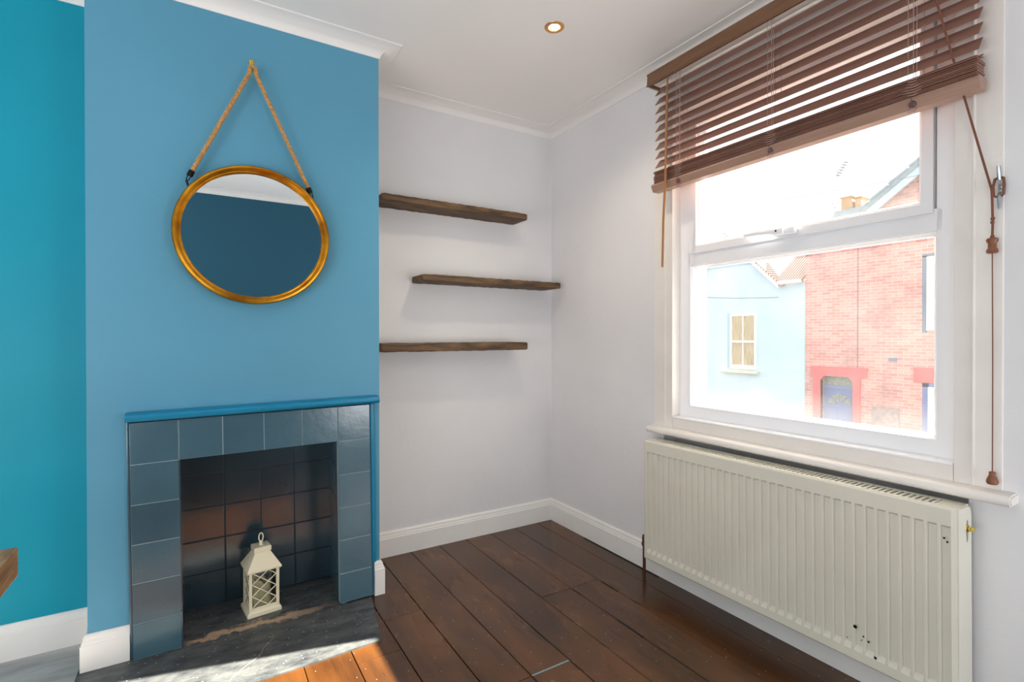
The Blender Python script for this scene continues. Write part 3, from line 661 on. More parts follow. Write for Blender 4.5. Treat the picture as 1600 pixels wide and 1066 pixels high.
# firebox lining: back, two cheeks, roof
BYK = -0.088
bm = bmesh.new(); ids = []
xb = [-1.985, -1.824, -1.681, -1.540, -1.375]; zb = [0.002, 0.147, 0.290, 0.432, 0.573, 0.72]
cells = [(xb[i], xb[i+1], zb[j], zb[j+1]) for j in range(4) for i in range(4)] + [(xb[0], xb[1], zb[4], zb[5]), (xb[1], xb[3], zb[4], zb[5]), (xb[3], xb[4], zb[4], zb[5])]
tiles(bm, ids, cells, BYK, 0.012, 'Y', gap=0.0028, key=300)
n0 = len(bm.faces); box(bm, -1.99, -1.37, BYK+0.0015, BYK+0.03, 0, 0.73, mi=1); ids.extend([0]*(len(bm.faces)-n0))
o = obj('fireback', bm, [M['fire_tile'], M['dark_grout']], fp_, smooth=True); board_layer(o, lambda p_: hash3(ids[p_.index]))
for side, xf, dep in ((-1, -1.975, -0.012), (1, -1.398, 0.012)):
    bm = bmesh.new(); ids = []
    yb = [FYF+0.001, -0.243, BYK]
    cells = [(yb[i], yb[i+1], zb[j], min(zb[j+1], 0.712)) for j in range(5) for i in range(2)]
    for i, (u0, u1, z0, z1) in enumerate(cells):
        m0 = len(bm.faces); g = 0.0016
        box(bm, min(xf, xf+dep), max(xf, xf+dep), u0+g, u1-g, z0+g, z1-g, bev=0.0014); ids.extend([400+i]*(len(bm.faces)-m0))
    m0 = len(bm.faces); box(bm, min(xf-side*-0.0012, xf+dep*2), max(xf-side*-0.0012, xf+dep*2), FYF+0.006, BYK, 0, 0.72, mi=1); ids.extend([0]*(len(bm.faces)-m0))
    if side > 0:   # right cheek splays slightly outwards towards the back
        for v in bm.verts: v.co.x += (v.co.y-FYF)*0.055
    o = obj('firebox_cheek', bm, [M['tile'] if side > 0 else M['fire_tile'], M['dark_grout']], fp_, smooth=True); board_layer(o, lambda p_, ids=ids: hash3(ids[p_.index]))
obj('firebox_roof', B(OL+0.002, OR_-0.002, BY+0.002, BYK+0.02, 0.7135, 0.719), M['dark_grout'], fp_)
# mantel moulding and the painted side beads
bm = bmesh.new()
mp_ = [(BY, 0.866)]
for i in range(9):
    a = -PI/2+PI*i/8; mp_.append((BY-0.040-0.018*math.cos(a), 0.882+0.0155*math.sin(a)))
mp_.append((BY, 0.8985))
prism(bm, mp_, 'X', -2.136, -1.230)
obj('mantel_moulding', bm, M['mantel'], fp_, smooth=True)
bm = bmesh.new(); box(bm, -1.266, -1.242, BY-0.020, BY+0.002, 0.147, 0.866, bev=0.007, seg=3); obj('edge_bead', bm, M['mantel'], fp_, smooth=True)
bm = bmesh.new(); box(bm, -2.136, -2.126, BY-0.016, BY+0.002, 0.008, 0.866, bev=0.003); obj('edge_bead', bm, M['tile'], fp_, smooth=True)
fp_.rotation_euler = (0, -0.011, 0)
# hearth slab
he = bmesh.new()
hp = [(-2.282, BY+0.0), (-2.282, -0.772), (-1.90, -0.752), (-1.331, -0.731), (-1.322, -0.70), (-1.300, -0.56), (-1.272, -0.414), (-1.276, BY), (-1.375, BY), (-1.375, BYK-0.002), (-1.992, BYK-0.002), (-1.992, BY)]
prism(he, hp, 'Z', -0.02, 0.005)
hs = obj('hearth', he, M['slate'])
tag(hs, 'dark grey slate hearth slab in front of the tiled fireplace', 'hearth')
bm = bmesh.new()   # pale crack running across the slab
cr = [(-1.690, -0.46), (-1.678, -0.48), (-1.680, -0.50), (-1.700, -0.53), (-1.722, -0.555), (-1.728, -0.58), (-1.752, -0.61), (-1.80, -0.65), (-1.835, -0.69), (-1.85, -0.74)]
tube(bm, [(x_, y_, 0.0046) for x_, y_ in cr], 0.0012, 5); obj('crack', bm, M['mortar'], hs)

# ------------------------------------------------------------------ lantern with candle
LX, LYc = -1.699, -0.237
ln = thing('lantern', 'small cream lantern with lattice windows standing in the fireplace', 'lantern', (LX, LYc, 0.005))
def sq(bm, pr):
    """square lofts: (half width, z)"""
    rings = [[bm.verts.new((LX+sx*h, LYc+sy*h, z)) for sx, sy in ((-1, -1), (1, -1), (1, 1), (-1, 1))] for h, z in pr]
    for a, b_ in zip(rings, rings[1:]):
        for k in range(4): bm.faces.new((a[k], a[(k+1) % 4], b_[(k+1) % 4], b_[k]))
    bm.faces.new(list(reversed(rings[0]))); bm.faces.new(rings[-1]); bmesh.ops.recalc_face_normals(bm, faces=bm.faces)
z0 = 0.005
bm = bmesh.new(); sq(bm, [(0.069, z0), (0.069, z0+0.014), (0.058, z0+0.024), (0.052, z0+0.024)]); obj('base', bm, M['lantern'], ln)
bm = bmesh.new()
for sx in (-1, 1):
    for sy in (-1, 1): box(bm, LX+sx*0.0555-0.006, LX+sx*0.0555+0.006, LYc+sy*0.0555-0.006, LYc+sy*0.0555+0.006, z0+0.022, z0+0.198, bev=0.001)
for s in (-1, 1):
    for za, zb_ in ((0.022, 0.034), (0.188, 0.198)):
        box(bm, LX-0.055, LX+0.055, LYc+s*0.0555-0.004, LYc+s*0.0555+0.004, z0+za, z0+zb_); box(bm, LX+s*0.0555-0.004, LX+s*0.0555+0.004, LYc-0.055, LYc+0.055, z0+za, z0+zb_)
obj('frame', bm, M['lantern'], ln)
bm = bmesh.new(); sq(bm, [(0.069, z0+0.190), (0.070, z0+0.198), (0.031, z0+0.262), (0.027, z0+0.262)]); obj('roof', bm, M['lantern'], ln)
bm = bmesh.new(); sq(bm, [(0.030, z0+0.262), (0.035, z0+0.264), (0.035, z0+0.283), (0.033, z0+0.285)]); obj('cap', bm, M['lantern'], ln)
bm = bmesh.new(); lathe(bm, [(0.008, z0+0.284), (0.008, z0+0.297), (0.004, z0+0.303), (0, z0+0.303)], (LX, LYc, 0), 'Z', 14)
tube(bm, [(LX+0.009*math.cos(2*PI*i/20), LYc, z0+0.318+0.019*math.sin(2*PI*i/20)) for i in range(21)], 0.0028, 8, cap=False)
obj('hanging_ring', bm, M['lantern'], ln, smooth=True)
def clip_line(p, q, u0, u1, v0, v1):
    t0, t1 = 0.0, 1.0; d = (q[0]-p[0], q[1]-p[1])
    for pp_, qq in ((-d[0], p[0]-u0), (d[0], u1-p[0]), (-d[1], p[1]-v0), (d[1], v1-p[1])):
        if abs(pp_) < 1e-9:
            if qq < 0: return None
        else:
            t = qq/pp_
            if pp_ < 0: t0 = max(t0, t)
            else: t1 = min(t1, t)
    if t0 >= t1: return None
    return (p[0]+d[0]*t0, p[1]+d[1]*t0), (p[0]+d[0]*t1, p[1]+d[1]*t1)
for face in range(4):
    bm = bmesh.new(); u0, u1, v0, v1 = -0.0495, 0.0495, z0+0.034, z0+0.188; hh = (v1-v0)/2.6
    for i in range(-3, 6):
        for r_ in (clip_line((u0, v1-0.051*i), (u1, v1-0.051*i-0.077), u0, u1, v0, v1), clip_line((u0, v0+0.051*i), (u1, v0+0.051*i+0.077), u0, u1, v0, v1)):
            if r_:
                (a, b0), (c2, d0) = r_; w = -0.0555
                def P(u, z):
                    return {0: (LX+u, LYc+w, z), 1: (LX-w, LYc+u, z), 2: (LX-u, LYc-w, z), 3: (LX+w, LYc-u, z)}[face]
                tube(bm, [P(a, b0), P(c2, d0)], 0.0021, 6)
    lt = obj('lattice', bm, M['lantern'], ln)
    bm = bmesh.new(); w = -0.0525
    pts4 = [{0: (LX+u, LYc+w, z), 1: (LX-w, LYc+u, z), 2: (LX-u, LYc-w, z), 3: (LX+w, LYc-u, z)}[face] for u, z in ((u0, v0), (u1, v0), (u1, v1), (u0, v1))]
    f_ = bm.faces.new([bm.verts.new(p_) for p_ in pts4]); ex = bmesh.ops.extrude_face_region(bm, geom=[f_])
    nrm = {0: (0, .001, 0), 1: (-.001, 0, 0), 2: (0, -.001, 0), 3: (.001, 0, 0)}[face]
    bmesh.ops.translate(bm, vec=nrm, verts=[v for v in ex['geom'] if isinstance(v, bmesh.types.BMVert)]); bmesh.ops.recalc_face_normals(bm, faces=bm.faces)
    obj('pane', bm, M['lantern_glass'], lt)
ln.rotation_euler = (0, 0, 0.13); ln.scale = (0.95, 0.95, 0.955)
cd = thing('candle', 'ivory pillar candle inside the cream lantern', 'candle', (LX, LYc, z0+0.0245))
bm = bmesh.new(); lathe(bm, [(0.035, z0+0.0245), (0.0375, z0+0.028), (0.0375, z0+0.118), (0.034, z0+0.124), (0.027, z0+0.116), (0, z0+0.110)], (LX, LYc, 0), 'Z', 28)
for v in bm.verts:
    if v.co.z > z0+0.1: v.co.z += 0.35*(v.co.x-LX)*-1.0+0.006*math.sin(6*math.atan2(v.co.y-LYc, v.co.x-LX))
obj('wax', bm, M['candle'], cd, smooth=True)
bm = bmesh.new(); tube(bm, [(LX, LYc, z0+0.108), (LX+0.001, LYc, z0+0.122)], 0.0015, 6); obj('wick', bm, M['black'], cd)

# ------------------------------------------------------------------ mirror
MX, MZ, MR = -1.730, 1.565, 0.278
mr_ = thing('wall_mirror', 'round gold framed mirror hung by a rope on the blue chimney breast', 'mirror', (MX, BY-0.03, MZ-MR))
bm = bmesh.new()
prof = [(MR-0.030, -0.004), (MR-0.030, -0.012), (MR-0.026, -0.016), (MR-0.022, -0.0155), (MR-0.019, -0.021), (MR-0.012, -0.027), (MR-0.005, -0.026), (MR-0.001, -0.020), (MR, -0.012), (MR, 0.012), (MR-0.028, 0.012), (MR-0.030, -0.004)]
n = 96; rings = []
for i in range(n):
    a = 2*PI*i/n; rings.append([bm.verts.new((MX+r*math.cos(a), BY-0.03+y, MZ+r*math.sin(a)*0.972)) for r, y in prof[:-1]])
for i in range(n):
    a, b_ = rings[i], rings[(i+1) % n]
    for k in range(len(a)): bm.faces.new((a[k], a[(k+1) % len(a)], b_[(k+1) % len(a)], b_[k]))
bmesh.ops.recalc_face_normals(bm, faces=bm.faces)
obj('frame', bm, M['gold'], mr_, smooth=True)
bm = bmesh.new(); lathe(bm, [(MR-0.029, -0.001), (MR-0.029, -0.005), (0, -0.005)], (MX, BY-0.03, MZ), 'Y', 96); obj('mirror_glass', bm, M['mirror'], mr_)
hookp = Vector((-1.738, BY-0.026, 2.224))
def rope_path(p, q, nn): return [p.lerp(q, i/nn) for i in range(nn+1)]
bm = bmesh.new()
ends = [Vector((-1.944, BY-0.026, 1.781)), Vector((-1.530, BY-0.026, 1.779))]
pl_ = [ends[0]] + [ends[0].lerp(hookp, t) for t in (0.25, 0.5, 0.75, 0.94)] + [hookp+Vector((-0.010, 0, 0.0)), hookp+Vector((0, 0, 0.005)), hookp+Vector((0.010, 0, 0.0))] + [hookp.lerp(ends[1], t) for t in (0.06, 0.25, 0.5, 0.75)] + [ends[1]]
# resample evenly
seg = []; step = 0.006
for a, b_ in zip(pl_, pl_[1:]):
    m_ = max(1, int((b_-a).length/step))
    for i in range(m_): seg.append(a.lerp(b_, i/m_))
seg.append(pl_[-1])
for st_ in range(3):
    pts = []; L_ = 0
    for i, p_ in enumerate(seg):
        if i: L_ += (p_-seg[i-1]).length
        d = (seg[min(i+1, len(seg)-1)]-seg[max(i-1, 0)]).normalized(); v = Vector((0, 1, 0)); u = d.cross(v)
        ph = L_/0.030*2*PI+st_*2*PI/3; pts.append(p_+(u*math.cos(ph)+v*math.sin(ph))*0.0042)
    tube(bm, pts, 0.0047, 6)
obj('rope', bm, M['rope'], mr_, smooth='all')
for e_, s in zip(ends, (-1, 1)):
    bm = bmesh.new(); q = e_+Vector((s*0.012, 0, -0.028)); d = (q-e_).normalized()
    tube(bm, [e_-d*0.006, e_+d*0.016], 0.0105, 12); tube(bm, [e_+d*0.012+Vector((-0.006, 0, 0)), e_+d*0.030+Vector((-0.004, 0, 0)), q+Vector((s*0.004, 0.004, -0.008))], 0.0022, 6); tube(bm, [e_+d*0.012+Vector((0.006, 0, 0)), e_+d*0.030+Vector((0.004, 0, 0)), q+Vector((s*0.004, 0.004, -0.008))], 0.0022, 6)
    tube(bm, [q+Vector((s*0.004, 0.004, -0.002)), q+Vector((s*-0.004, 0.006, -0.03))], 0.004, 6)
    obj('rope_clasp', bm, M['black'], mr_, smooth=True)
mr_.rotation_euler = (math.radians(1.15), 0, 0.0)
hk = thing('picture_hook', 'small brass hook fixed high on the blue chimney breast', 'hook', (-1.738, BY, 2.262))
bm = bmesh.new(); lathe(bm, [(0.0, -0.004), (0.010, -0.003), (0.011, 0.0005)], (-1.738, BY, 2.266), 'Y', 18); box(bm, -1.745, -1.731, BY-0.0035, BY+0.0005, 2.226, 2.266, bev=0.001)
tube(bm, [(-1.738, BY-0.003, 2.236), (-1.738, BY-0.012, 2.222), (-1.738, BY-0.026, 2.216), (-1.738, BY-0.040, 2.222), (-1.738, BY-0.044, 2.238)], 0.0032, 8)
obj('hook_plate', bm, M['brass'], hk, smooth=True)
bm = bmesh.new(); lathe(bm, [(0.0075, -0.003), (0.0075, -0.008), (0.005, -0.011), (0, -0.012)], (-1.738, BY, 2.266), 'Y', 14); obj('pin', bm, M['brass'], hk, smooth=True)

# ------------------------------------------------------------------ shelves
for i, (x0, x1, za, zb_, lab) in enumerate(((-1.146, -0.289, 1.846, 1.882, 'dark weathered wood floating shelf, topmost of the three in the white alcove'),
                                       (-0.932, -0.048, 1.456, 1.493, 'dark weathered wood shelf between the other two, reaching into the room corner'),
                                       (-1.150, -0.287, 1.089, 1.133, 'dark weathered wood floating shelf, lowest of the three in the white alcove'))):
    rr = random.Random(40+i); bm = bmesh.new(); nx = 40; sec = 12
    # rounded section swept along X with slight hand-cut wobble
    yc, zc_ = -0.082, (za+zb_)/2; hw, hh = 0.083, (zb_-za)/2; cr_ = 0.008; rings = []
    base = []
    for (sx, sy) in ((-1, -1), (1, -1), (1, 1), (-1, 1)):
        for a in range(3):
            an = math.atan2(sy, sx)+(-PI/4+PI/4*a); base.append((sx*(hw-cr_)+cr_*math.cos(an), sy*(hh-cr_)+cr_*math.sin(an)))
    base.sort(key=lambda p_: math.atan2(p_[1]/hh, p_[0]/hw))
    for k in range(nx+1):
        x_ = x0+(x1-x0)*k/nx; ins = 1.0
        if k in (0, nx): ins = 0.90
        wob = rr.uniform(-0.0015, 0.0015); rings.append([bm.verts.new((x_+(0.006 if k == 1 else -0.006 if k == nx-1 else 0)*-1*(1 if k in (1, nx-1) else 0), min(-0.0005, yc+u*(1 if ins == 1 else 0.96)), zc_+v*ins+(wob if abs(v) > hh-0.002 else 0))) for u, v in base])
    for a, b_ in zip(rings, rings[1:]):
        for q in range(len(base)): bm.faces.new((a[q], a[(q+1) % len(base)], b_[(q+1) % len(base)], b_[q]))
    bm.faces.new(rings[0]); bm.faces.new(rings[-1]); bmesh.ops.recalc_face_normals(bm, faces=bm.faces)
    o = obj('floating_shelf', bm, M['shelf'], None, smooth=True, origin=((x0+x1)/2, 0, zc_)); tag(o, lab, 'shelf', 'wooden alcove shelves')

# ------------------------------------------------------------------ ceiling downlight
dl = thing('recessed_downlight', 'small round lit downlight recessed in the white ceiling', 'ceiling light', (-0.635, -0.925, CZ))
DX, DY = -0.640, -0.910
bm = bmesh.new(); lathe(bm, [(0.022, 0.012), (0.024, 0.0), (0.027, -0.003), (0.036, -0.004), (0.041, -0.002), (0.042, 0.0)], (DX, DY, CZ-0.0005), 'Z', 40); obj('bezel', bm, M['bulb_trim'], dl, smooth=True)
bm = bmesh.new(); lathe(bm, [(0.0225, 0.0), (0.015, -0.004), (0, -0.005)], (DX, DY, CZ-0.0005), 'Z', 28); obj('bulb', bm, M['bulb'], dl, smooth=True)
def down(x_, y_, p_):
    d = bpy.data.lights.new('downlight_beam', 'SPOT'); d.energy = p_; d.spot_size = math.radians(140); d.spot_blend = 1.0; d.color = (1.0, 0.82, 0.62); d.shadow_soft_size = 0.03
    o = bpy.data.objects.new('downlight_beam', d); C.objects.link(o); o.location = (x_, y_, CZ-0.03); o.rotation_euler = (0, 0, 0)
down(DX, DY, 24)

# ------------------------------------------------------------------ table corner at the left
tb = thing('wooden_table', 'brown wood grain table with only its corner showing at the left', 'table', (-2.70, -1.70, 0.0))
bm = bmesh.new(); box(bm, -3.20, -2.233, -2.15, -1.252, 0.682, 0.740, bev=0.0015); obj('table_top', bm, M['table'], tb, origin=(-2.7, -1.7, 0.71))
for x_ in (-3.12, -2.36):
    for y_ in (-2.07, -1.40): obj('leg', B(x_-0.03, x_+0.03, y_-0.03, y_+0.03, 0.0, 0.681, bev=0.003), M['table'], tb)

# ------------------------------------------------------------------ outside
GZ = -1.95
st_ = struct('ground_street', B(0.3, 60, -30, 40, GZ-0.2, GZ), M['asphalt'])
XB = 12.0
# pale blue house: a gable end facing us and a lower wing with a pantile roof
bh = thing('blue_house', 'pale blue rendered house with a gable seen through the window', 'house', (XB, 7.0, GZ))
bm = bmesh.new()
prism(bm, [(5.55, GZ), (9.07, GZ), (9.07, 2.62), (7.31, 4.26), (5.55, 2.62)], 'X', XB, XB+6); box(bm, XB, XB+5, 4.965, 5.55, GZ, 2.69)
obj('walls', bm, M['blue_render'], bh)
bm = bmesh.new()
for s in (-1, 1):
    prism(bm, [(7.31, 4.30), (7.31+s*1.72, 2.62), (7.31+s*1.72, 2.52), (7.31, 4.20)], 'X', XB-0.24, XB-0.18)
obj('bargeboard', bm, M['out_white'], bh)
bm = bmesh.new()
for s in (-1, 1):
    prism(bm, [(7.31, 4.36), (7.31+s*1.80, 2.60), (7.31+s*1.74, 2.56), (7.31, 4.27)], 'X', XB-0.20, XB+6)
prism(bm, [(XB-0.16, 2.70), (XB+2.6, 4.72), (XB+2.6, 4.62), (XB-0.13, 2.63)], 'Y', 4.965, 5.75)
obj('pantile_roof', bm, M['pantile'], bh)
bm = bmesh.new(); tube(bm, [(XB-0.005, 8.9, 2.5), (XB-0.005, 7.0, 2.33), (XB-0.005, 5.7, 2.27)], 0.009, 5); obj('wall_cable', bm, M['wire'], bh)
bm = bmesh.new(); tube(bm, [(XB-0.2, 4.97, 2.66), (XB-0.2, 5.6, 2.66)], 0.05, 8); obj('gutter', bm, M['out_white'], bh)
def sash(par, y0, y1, z0, z1, x, bars=True, glass='dark_glass', vbar=True, reveal=0.0, curt=False):
    bm = bmesh.new(); ring_frame(bm, y0, y1, z0, z1, [(0, x-0.03), (0.055, x-0.03), (0.055, x+0.03), (0, x+0.03)])
    zm = (z0+z1)/2; box(bm, x-0.035, x+0.02, y0+0.05, y1-0.05, zm-0.03, zm+0.03)
    if vbar: box(bm, x-0.025, x+0.02, (y0+y1)/2-0.014, (y0+y1)/2+0.014, z0+0.05, z1-0.05)
    box(bm, x-0.028, x+0.02, y0+0.05, y1-0.05, z0+0.05, z0+0.12)
    w = obj('sash_window', bm, M['out_white'], par)
    obj('pane', B(x+0.004, x+0.012, y0+0.04, y1-0.04, z0+0.04, z1-0.04), M['curtain'] if curt else M[glass], w)
    return w
sash(bh, 6.36, 7.22, 0.19, 1.84, XB-0.015, curt=True)
bm = bmesh.new(); box(bm, XB-0.015, XB+0.002, 7.22, 7.33, 0.19, 1.88); obj('window_reveal', bm, mat('reveal_blue', (150, 186, 198), 0.9), bh)
bm = bmesh.new(); box(bm, XB-0.14, XB+0.01, 6.28, 7.50, 0.06, 0.15, bev=0.02); obj('stone_sill', bm, mat('sill_stone', (214, 206, 180), 0.9, var=0.1), bh)
# brick house with the blue door
kh = thing('brick_house', 'red brick house with gable and blue door seen through the window', 'house', (XB, 1.0, GZ))
pk = 0.9
def gz_(y): return 3.30+(4.96-y)*0.64
def vz_(y): return 5.16+(2.27-y)*0.73
DY0, DY1, DT = 3.77, 4.55, 0.135
bm = bmesh.new()
prism(bm, [(DY1, GZ), (4.96, GZ), (4.96, gz_(4.96)), (DY1, gz_(DY1))], 'X', XB, XB+7)
prism(bm, [(DY0, DT), (DY1, DT), (DY1, gz_(DY1)), (DY0, gz_(DY0))], 'X', XB, XB+7)
prism(bm, [(2*pk-4.96, GZ), (DY0, GZ), (DY0, gz_(DY0)), (pk, gz_(pk)), (2*pk-4.96, gz_(4.96))], 'X', XB, XB+7)
obj('walls', bm, M['brick'], kh)
bm = bmesh.new()
for s in (-1, 1):
    prism(bm, [(pk, vz_(pk)-0.16), (pk+s*3.15, vz_(4.05)-0.16), (pk+s*3.15, vz_(4.05)-0.36), (pk, vz_(pk)-0.36)], 'X', XB-0.29, XB-0.23)
vg = obj('bargeboard', bm, M['verge'], kh)
bm = bmesh.new()
for s in (-1, 1):
    prism(bm, [(pk, vz_(pk)-0.03), (pk+s*3.155, vz_(4.055)-0.03), (pk+s*3.15, vz_(4.05)-0.17), (pk, vz_(pk)-0.17)], 'X', XB-0.31, XB+0.02)
    prism(bm, [(pk, gz_(pk)+0.06), (pk+s*4.055, gz_(4.955)+0.06), (pk+s*4.05, gz_(4.95)+0.004), (pk, gz_(pk)+0.004)], 'X', XB, XB+7)
    for i in range(8):
        a = 0.2+i*0.4; y = pk+s*a; z = vz_(pk+a)-0.02
        box(bm, XB-0.32, XB+0.3, y-0.23, y+0.23, z-0.025, z+0.025, rot=Matrix.Rotation(-s*math.atan(0.66), 4, 'X'))
obj('slate_roof', bm, M['slate_roof'], kh)
bm = bmesh.new()   # red painted surround of the door with chamfered lintel corners
prism(bm, [(3.45, 0.145), (DY0+0.14, 0.145), (DY1-0.14, 0.145), (4.80, 0.145), (4.80, 0.385), (3.45, 0.385)], 'X', XB-0.04, XB+0.1)
prism(bm, [(3.60, GZ), (DY0, GZ), (DY0, 0.02), (DY0+0.10, DT+0.011), (3.60, DT+0.011)], 'X', XB-0.04, XB+0.1); prism(bm, [(DY1, GZ), (4.73, GZ), (4.73, DT+0.011), (DY1-0.10, DT+0.011), (DY1, 0.02)], 'X', XB-0.04, XB+0.1)
obj('door_surround', bm, M['red_stone'], kh)
bm = bmesh.new(); xd = XB+0.16
box(bm, xd, xd+0.05, DY0, DY1, GZ, -0.20); box(bm, xd-0.03, xd+0.05, DY0, DY1, -0.20, -0.10)
for y0_, y1_ in ((3.86, 4.12), (4.20, 4.46)):
    for z0_, z1_ in ((-1.75, -1.15), (-1.05, -0.68)): box(bm, xd-0.015, xd+0.02, y0_, y1_, z0_, z1_, bev=0.01)
dr = obj('front_door', bm, M['door_blue'], kh)
bm = bmesh.new(); cy_, cz_ = 4.16, -0.60
for i in range(4):
    a0 = PI*i/4+0.06; a1 = PI*(i+1)/4-0.06
    pts = [(cy_+0.06*math.cos((a0+a1)/2), cz_+0.06*math.sin((a0+a1)/2))]+[(cy_+0.28*math.cos(a0+(a1-a0)*k/5), cz_+0.28*math.sin(a0+(a1-a0)*k/5)) for k in range(6)]
    prism(bm, pts, 'X', xd-0.012, xd+0.01)
obj('fan_pane', bm, M['fan_glass'], dr)
obj('transom_pane', B(xd, xd+0.03, DY0, DY1, -0.10, DT+0.02), M['fan_glass'], kh)
w1 = sash(kh, 1.30, 2.25, 1.30, 2.95, XB-0.02, vbar=False, glass='out_white')
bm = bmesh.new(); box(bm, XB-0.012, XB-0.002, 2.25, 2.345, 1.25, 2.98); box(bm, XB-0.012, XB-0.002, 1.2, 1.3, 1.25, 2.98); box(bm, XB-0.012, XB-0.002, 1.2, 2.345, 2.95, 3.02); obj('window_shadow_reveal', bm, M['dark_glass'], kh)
w2 = sash(kh, 1.30, 2.22, -1.35, 0.03, XB-0.02, vbar=False, glass='out_white')
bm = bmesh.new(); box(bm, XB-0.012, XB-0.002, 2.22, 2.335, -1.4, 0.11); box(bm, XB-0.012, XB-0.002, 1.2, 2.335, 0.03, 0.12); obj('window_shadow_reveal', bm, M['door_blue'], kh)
bm = bmesh.new(); box(bm, XB-0.03, XB+0.02, 1.0, 2.50, 0.125, 0.46); obj('window_lintel', bm, M['red_stone'], kh)
bm = bmesh.new(); tube(bm, [(XB-0.008, 3.665, 4.0), (XB-0.008, 3.67, 0.39)], 0.008, 5); obj('wall_cable', bm, M['wire'], kh)
bm = bmesh.new(); box(bm, XB-0.012, XB+0.01, 2.83, 3.0, 0.58, 0.66); obj('air_brick', bm, M['dark_glass'], kh)
bm = bmesh.new(); box(bm, XB-0.03, XB+0.01, 2.78, 3.35, -1.2, -0.52); obj('vent_panel', bm, mat('pale_grille', (180, 150, 142), 0.8, rgb2=(140, 122, 120), vscale=12), kh)
# terrace behind with its chimney stack
th = thing('terrace_house', 'grey roofed house with buff chimney behind the brick gable', 'house', (21, 8.2, GZ))
bm = bmesh.new(); prism(bm, [(5.0, GZ), (8.6, GZ), (8.6, 5.5), (8.12, 6.22), (5.0, 6.26)], 'X', 20, 21.4); obj('walls', bm, M['slate_roof'], th)
bm = bmesh.new(); box(bm, 20.2, 20.8, 7.62, 8.02, 6.1, 6.74); box(bm, 20.15, 20.85, 7.58, 8.06, 6.74, 6.78); box(bm, 20.3, 20.9, 7.32, 7.55, 6.0, 6.66); box(bm, 20.25, 20.95, 7.27, 7.56, 6.66, 6.70); obj('chimney_stack', bm, M['chimney'], th)
ae = thing('tv_aerial', 'thin television aerial mast beside the buff chimney', 'aerial', (20, 7.80, 6.1))
bm = bmesh.new(); tube(bm, [(19.99, 8.10, 6.25), (19.99, 8.05, 8.0)], 0.012, 5); obj('mast', bm, M['wire'], ae)
bm = bmesh.new(); tube(bm, [(20, 8.06, 7.62), (20, 7.72, 8.15)], 0.012, 5)
for k in range(6): 
    q = Vector((20, 8.06, 7.62)).lerp(Vector((20, 7.72, 8.15)), (k+0.4)/6); tube(bm, [q+Vector((0, -0.08, -0.03)), q+Vector((0, 0.08, 0.03))], 0.026, 5)
obj('antenna', bm, M['wire'], ae)
# sparse tree top behind the roofs
tr = thing('garden_tree', 'sparse leafy tree top showing above the casement handle side', 'tree', (22, 9.2, GZ))
tr['label'] = 'sparse twiggy tree top left of the grey roof and chimney'
bm = bmesh.new(); rt = random.Random(5); tips = []
tube(bm, [(22, 9.1, GZ), (22, 9.15, 2.5), (22, 9.1, 5.2)], 0.1, 8, radii=[0.16, 0.12, 0.05])
for i in range(16):
    a = Vector((22, 9.1, 4.6+rt.uniform(0, 0.6))); b_ = a+Vector((rt.uniform(-.3, .3), rt.uniform(-0.75, 0.65), rt.uniform(0.7, 1.85))); m_ = a.lerp(b_, .5)+Vector((0, rt.uniform(-.1, .1), 0.1))
    tube(bm, [a, m_, b_], 0.02, 5, radii=[0.03, 0.018, 0.008]); tips += [m_, b_, m_.lerp(b_, .5)]
obj('trunk', bm, M['bark'], tr)
bm = bmesh.new()
for t in tips:
    for k in range(3):
        c = t+Vector((rt.uniform(-.1, .1), rt.uniform(-.13, .13), rt.uniform(-.13, .13))); u = Vector((rt.uniform(-1, 1), rt.uniform(-1, 1), rt.uniform(-1, 1))).normalized()*0.07; v = u.orthogonal().normalized()*0.03
        bm.faces.new([bm.verts.new(c+w) for w in (-u, v, u, -v)])
lf = obj('foliage', bm, M['leaf'], tr); lf['kind'] = 'stuff'
# overhead wires
for (a, b_, lab) in (((10.0, 12.0, 5.05), (10.0, -3.0, 4.1), 'thin overhead wire crossing the white sky above the houses'),):
    bm = bmesh.new(); a = Vector(a); b_ = Vector(b_); tube(bm, [a.lerp(b_, i/12)+Vector((0, 0, -0.12*math.sin(PI*i/12))) for i in range(13)], 0.007, 5); tag(obj('overhead_wire', bm, M['wire']), lab, 'wire')
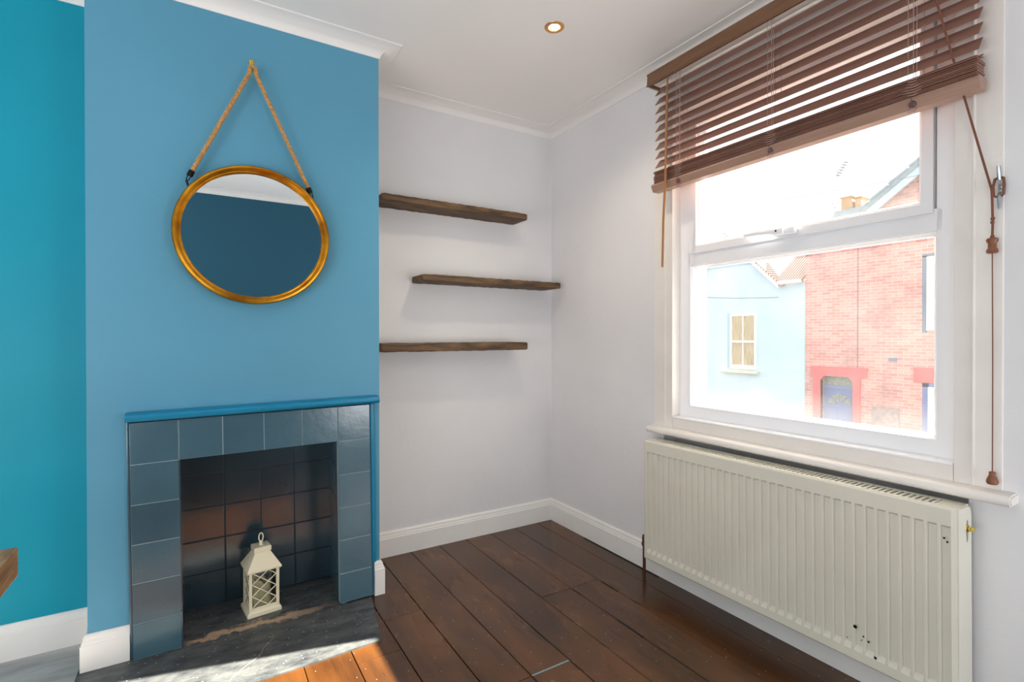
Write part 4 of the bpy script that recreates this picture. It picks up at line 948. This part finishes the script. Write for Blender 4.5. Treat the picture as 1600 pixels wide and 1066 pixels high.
# parked car below the window
car = thing('parked_car', 'pale parked car with just its roof above the window frame', 'car', (8.0, 0.2, GZ))
def carb(bm, secs):
    rings = []
    for y, zb0, zt, hw0, hw1 in secs:
        rings.append([bm.verts.new(p_) for p_ in ((8-hw0, y, zb0), (8-hw0, y, zb0+(zt-zb0)*0.5), (8-hw1, y, zt-0.04), (8-hw1*0.7, y, zt), (8+hw1*0.7, y, zt), (8+hw1, y, zt-0.04), (8+hw0, y, zb0+(zt-zb0)*0.5), (8+hw0, y, zb0))])
    for a, b_ in zip(rings, rings[1:]):
        for k in range(8): bm.faces.new((a[k], a[(k+1) % 8], b_[(k+1) % 8], b_[k]))
    bm.faces.new(rings[0]); bm.faces.new(rings[-1]); bmesh.ops.recalc_face_normals(bm, faces=bm.faces)
bm = bmesh.new(); carb(bm, [(-2.0, GZ+0.3, GZ+0.75, 0.7, 0.66), (-1.9, GZ+0.22, GZ+0.95, 0.82, 0.78), (0.8, GZ+0.22, GZ+0.95, 0.85, 0.82), (1.9, GZ+0.22, GZ+0.86, 0.82, 0.76), (2.1, GZ+0.3, GZ+0.65, 0.7, 0.66)])
carb(bm, [(-1.85, GZ+0.9, GZ+1.0, 0.75, 0.7), (-1.3, GZ+0.9, GZ+1.42, 0.78, 0.62), (-0.2, GZ+0.9, GZ+1.47, 0.8, 0.64), (0.35, GZ+0.9, GZ+1.38, 0.8, 0.62), (1.2, GZ+0.9, GZ+0.97, 0.78, 0.7)])
obj('body', bm, M['car_paint'], car, smooth=True)
for s in (-1, 1):
    bm = bmesh.new(); prism(bm, [(-1.1, GZ+1.0), (0.85, GZ+1.0), (0.25, GZ+1.3), (-0.9, GZ+1.32)], 'X', 8+s*0.72, 8+s*0.79)
    obj('side_window', bm, M['car_glass'], car)
for y in (-1.25, 1.3):
    for s in (-1, 1):
        bm = bmesh.new(); lathe(bm, [(0.2, -0.1), (0.3, -0.1), (0.31, 0), (0.3, 0.1), (0.2, 0.1)], (8+s*0.74, y, GZ+0.31), 'X', 20); obj('wheel', bm, M['tyre'], car)
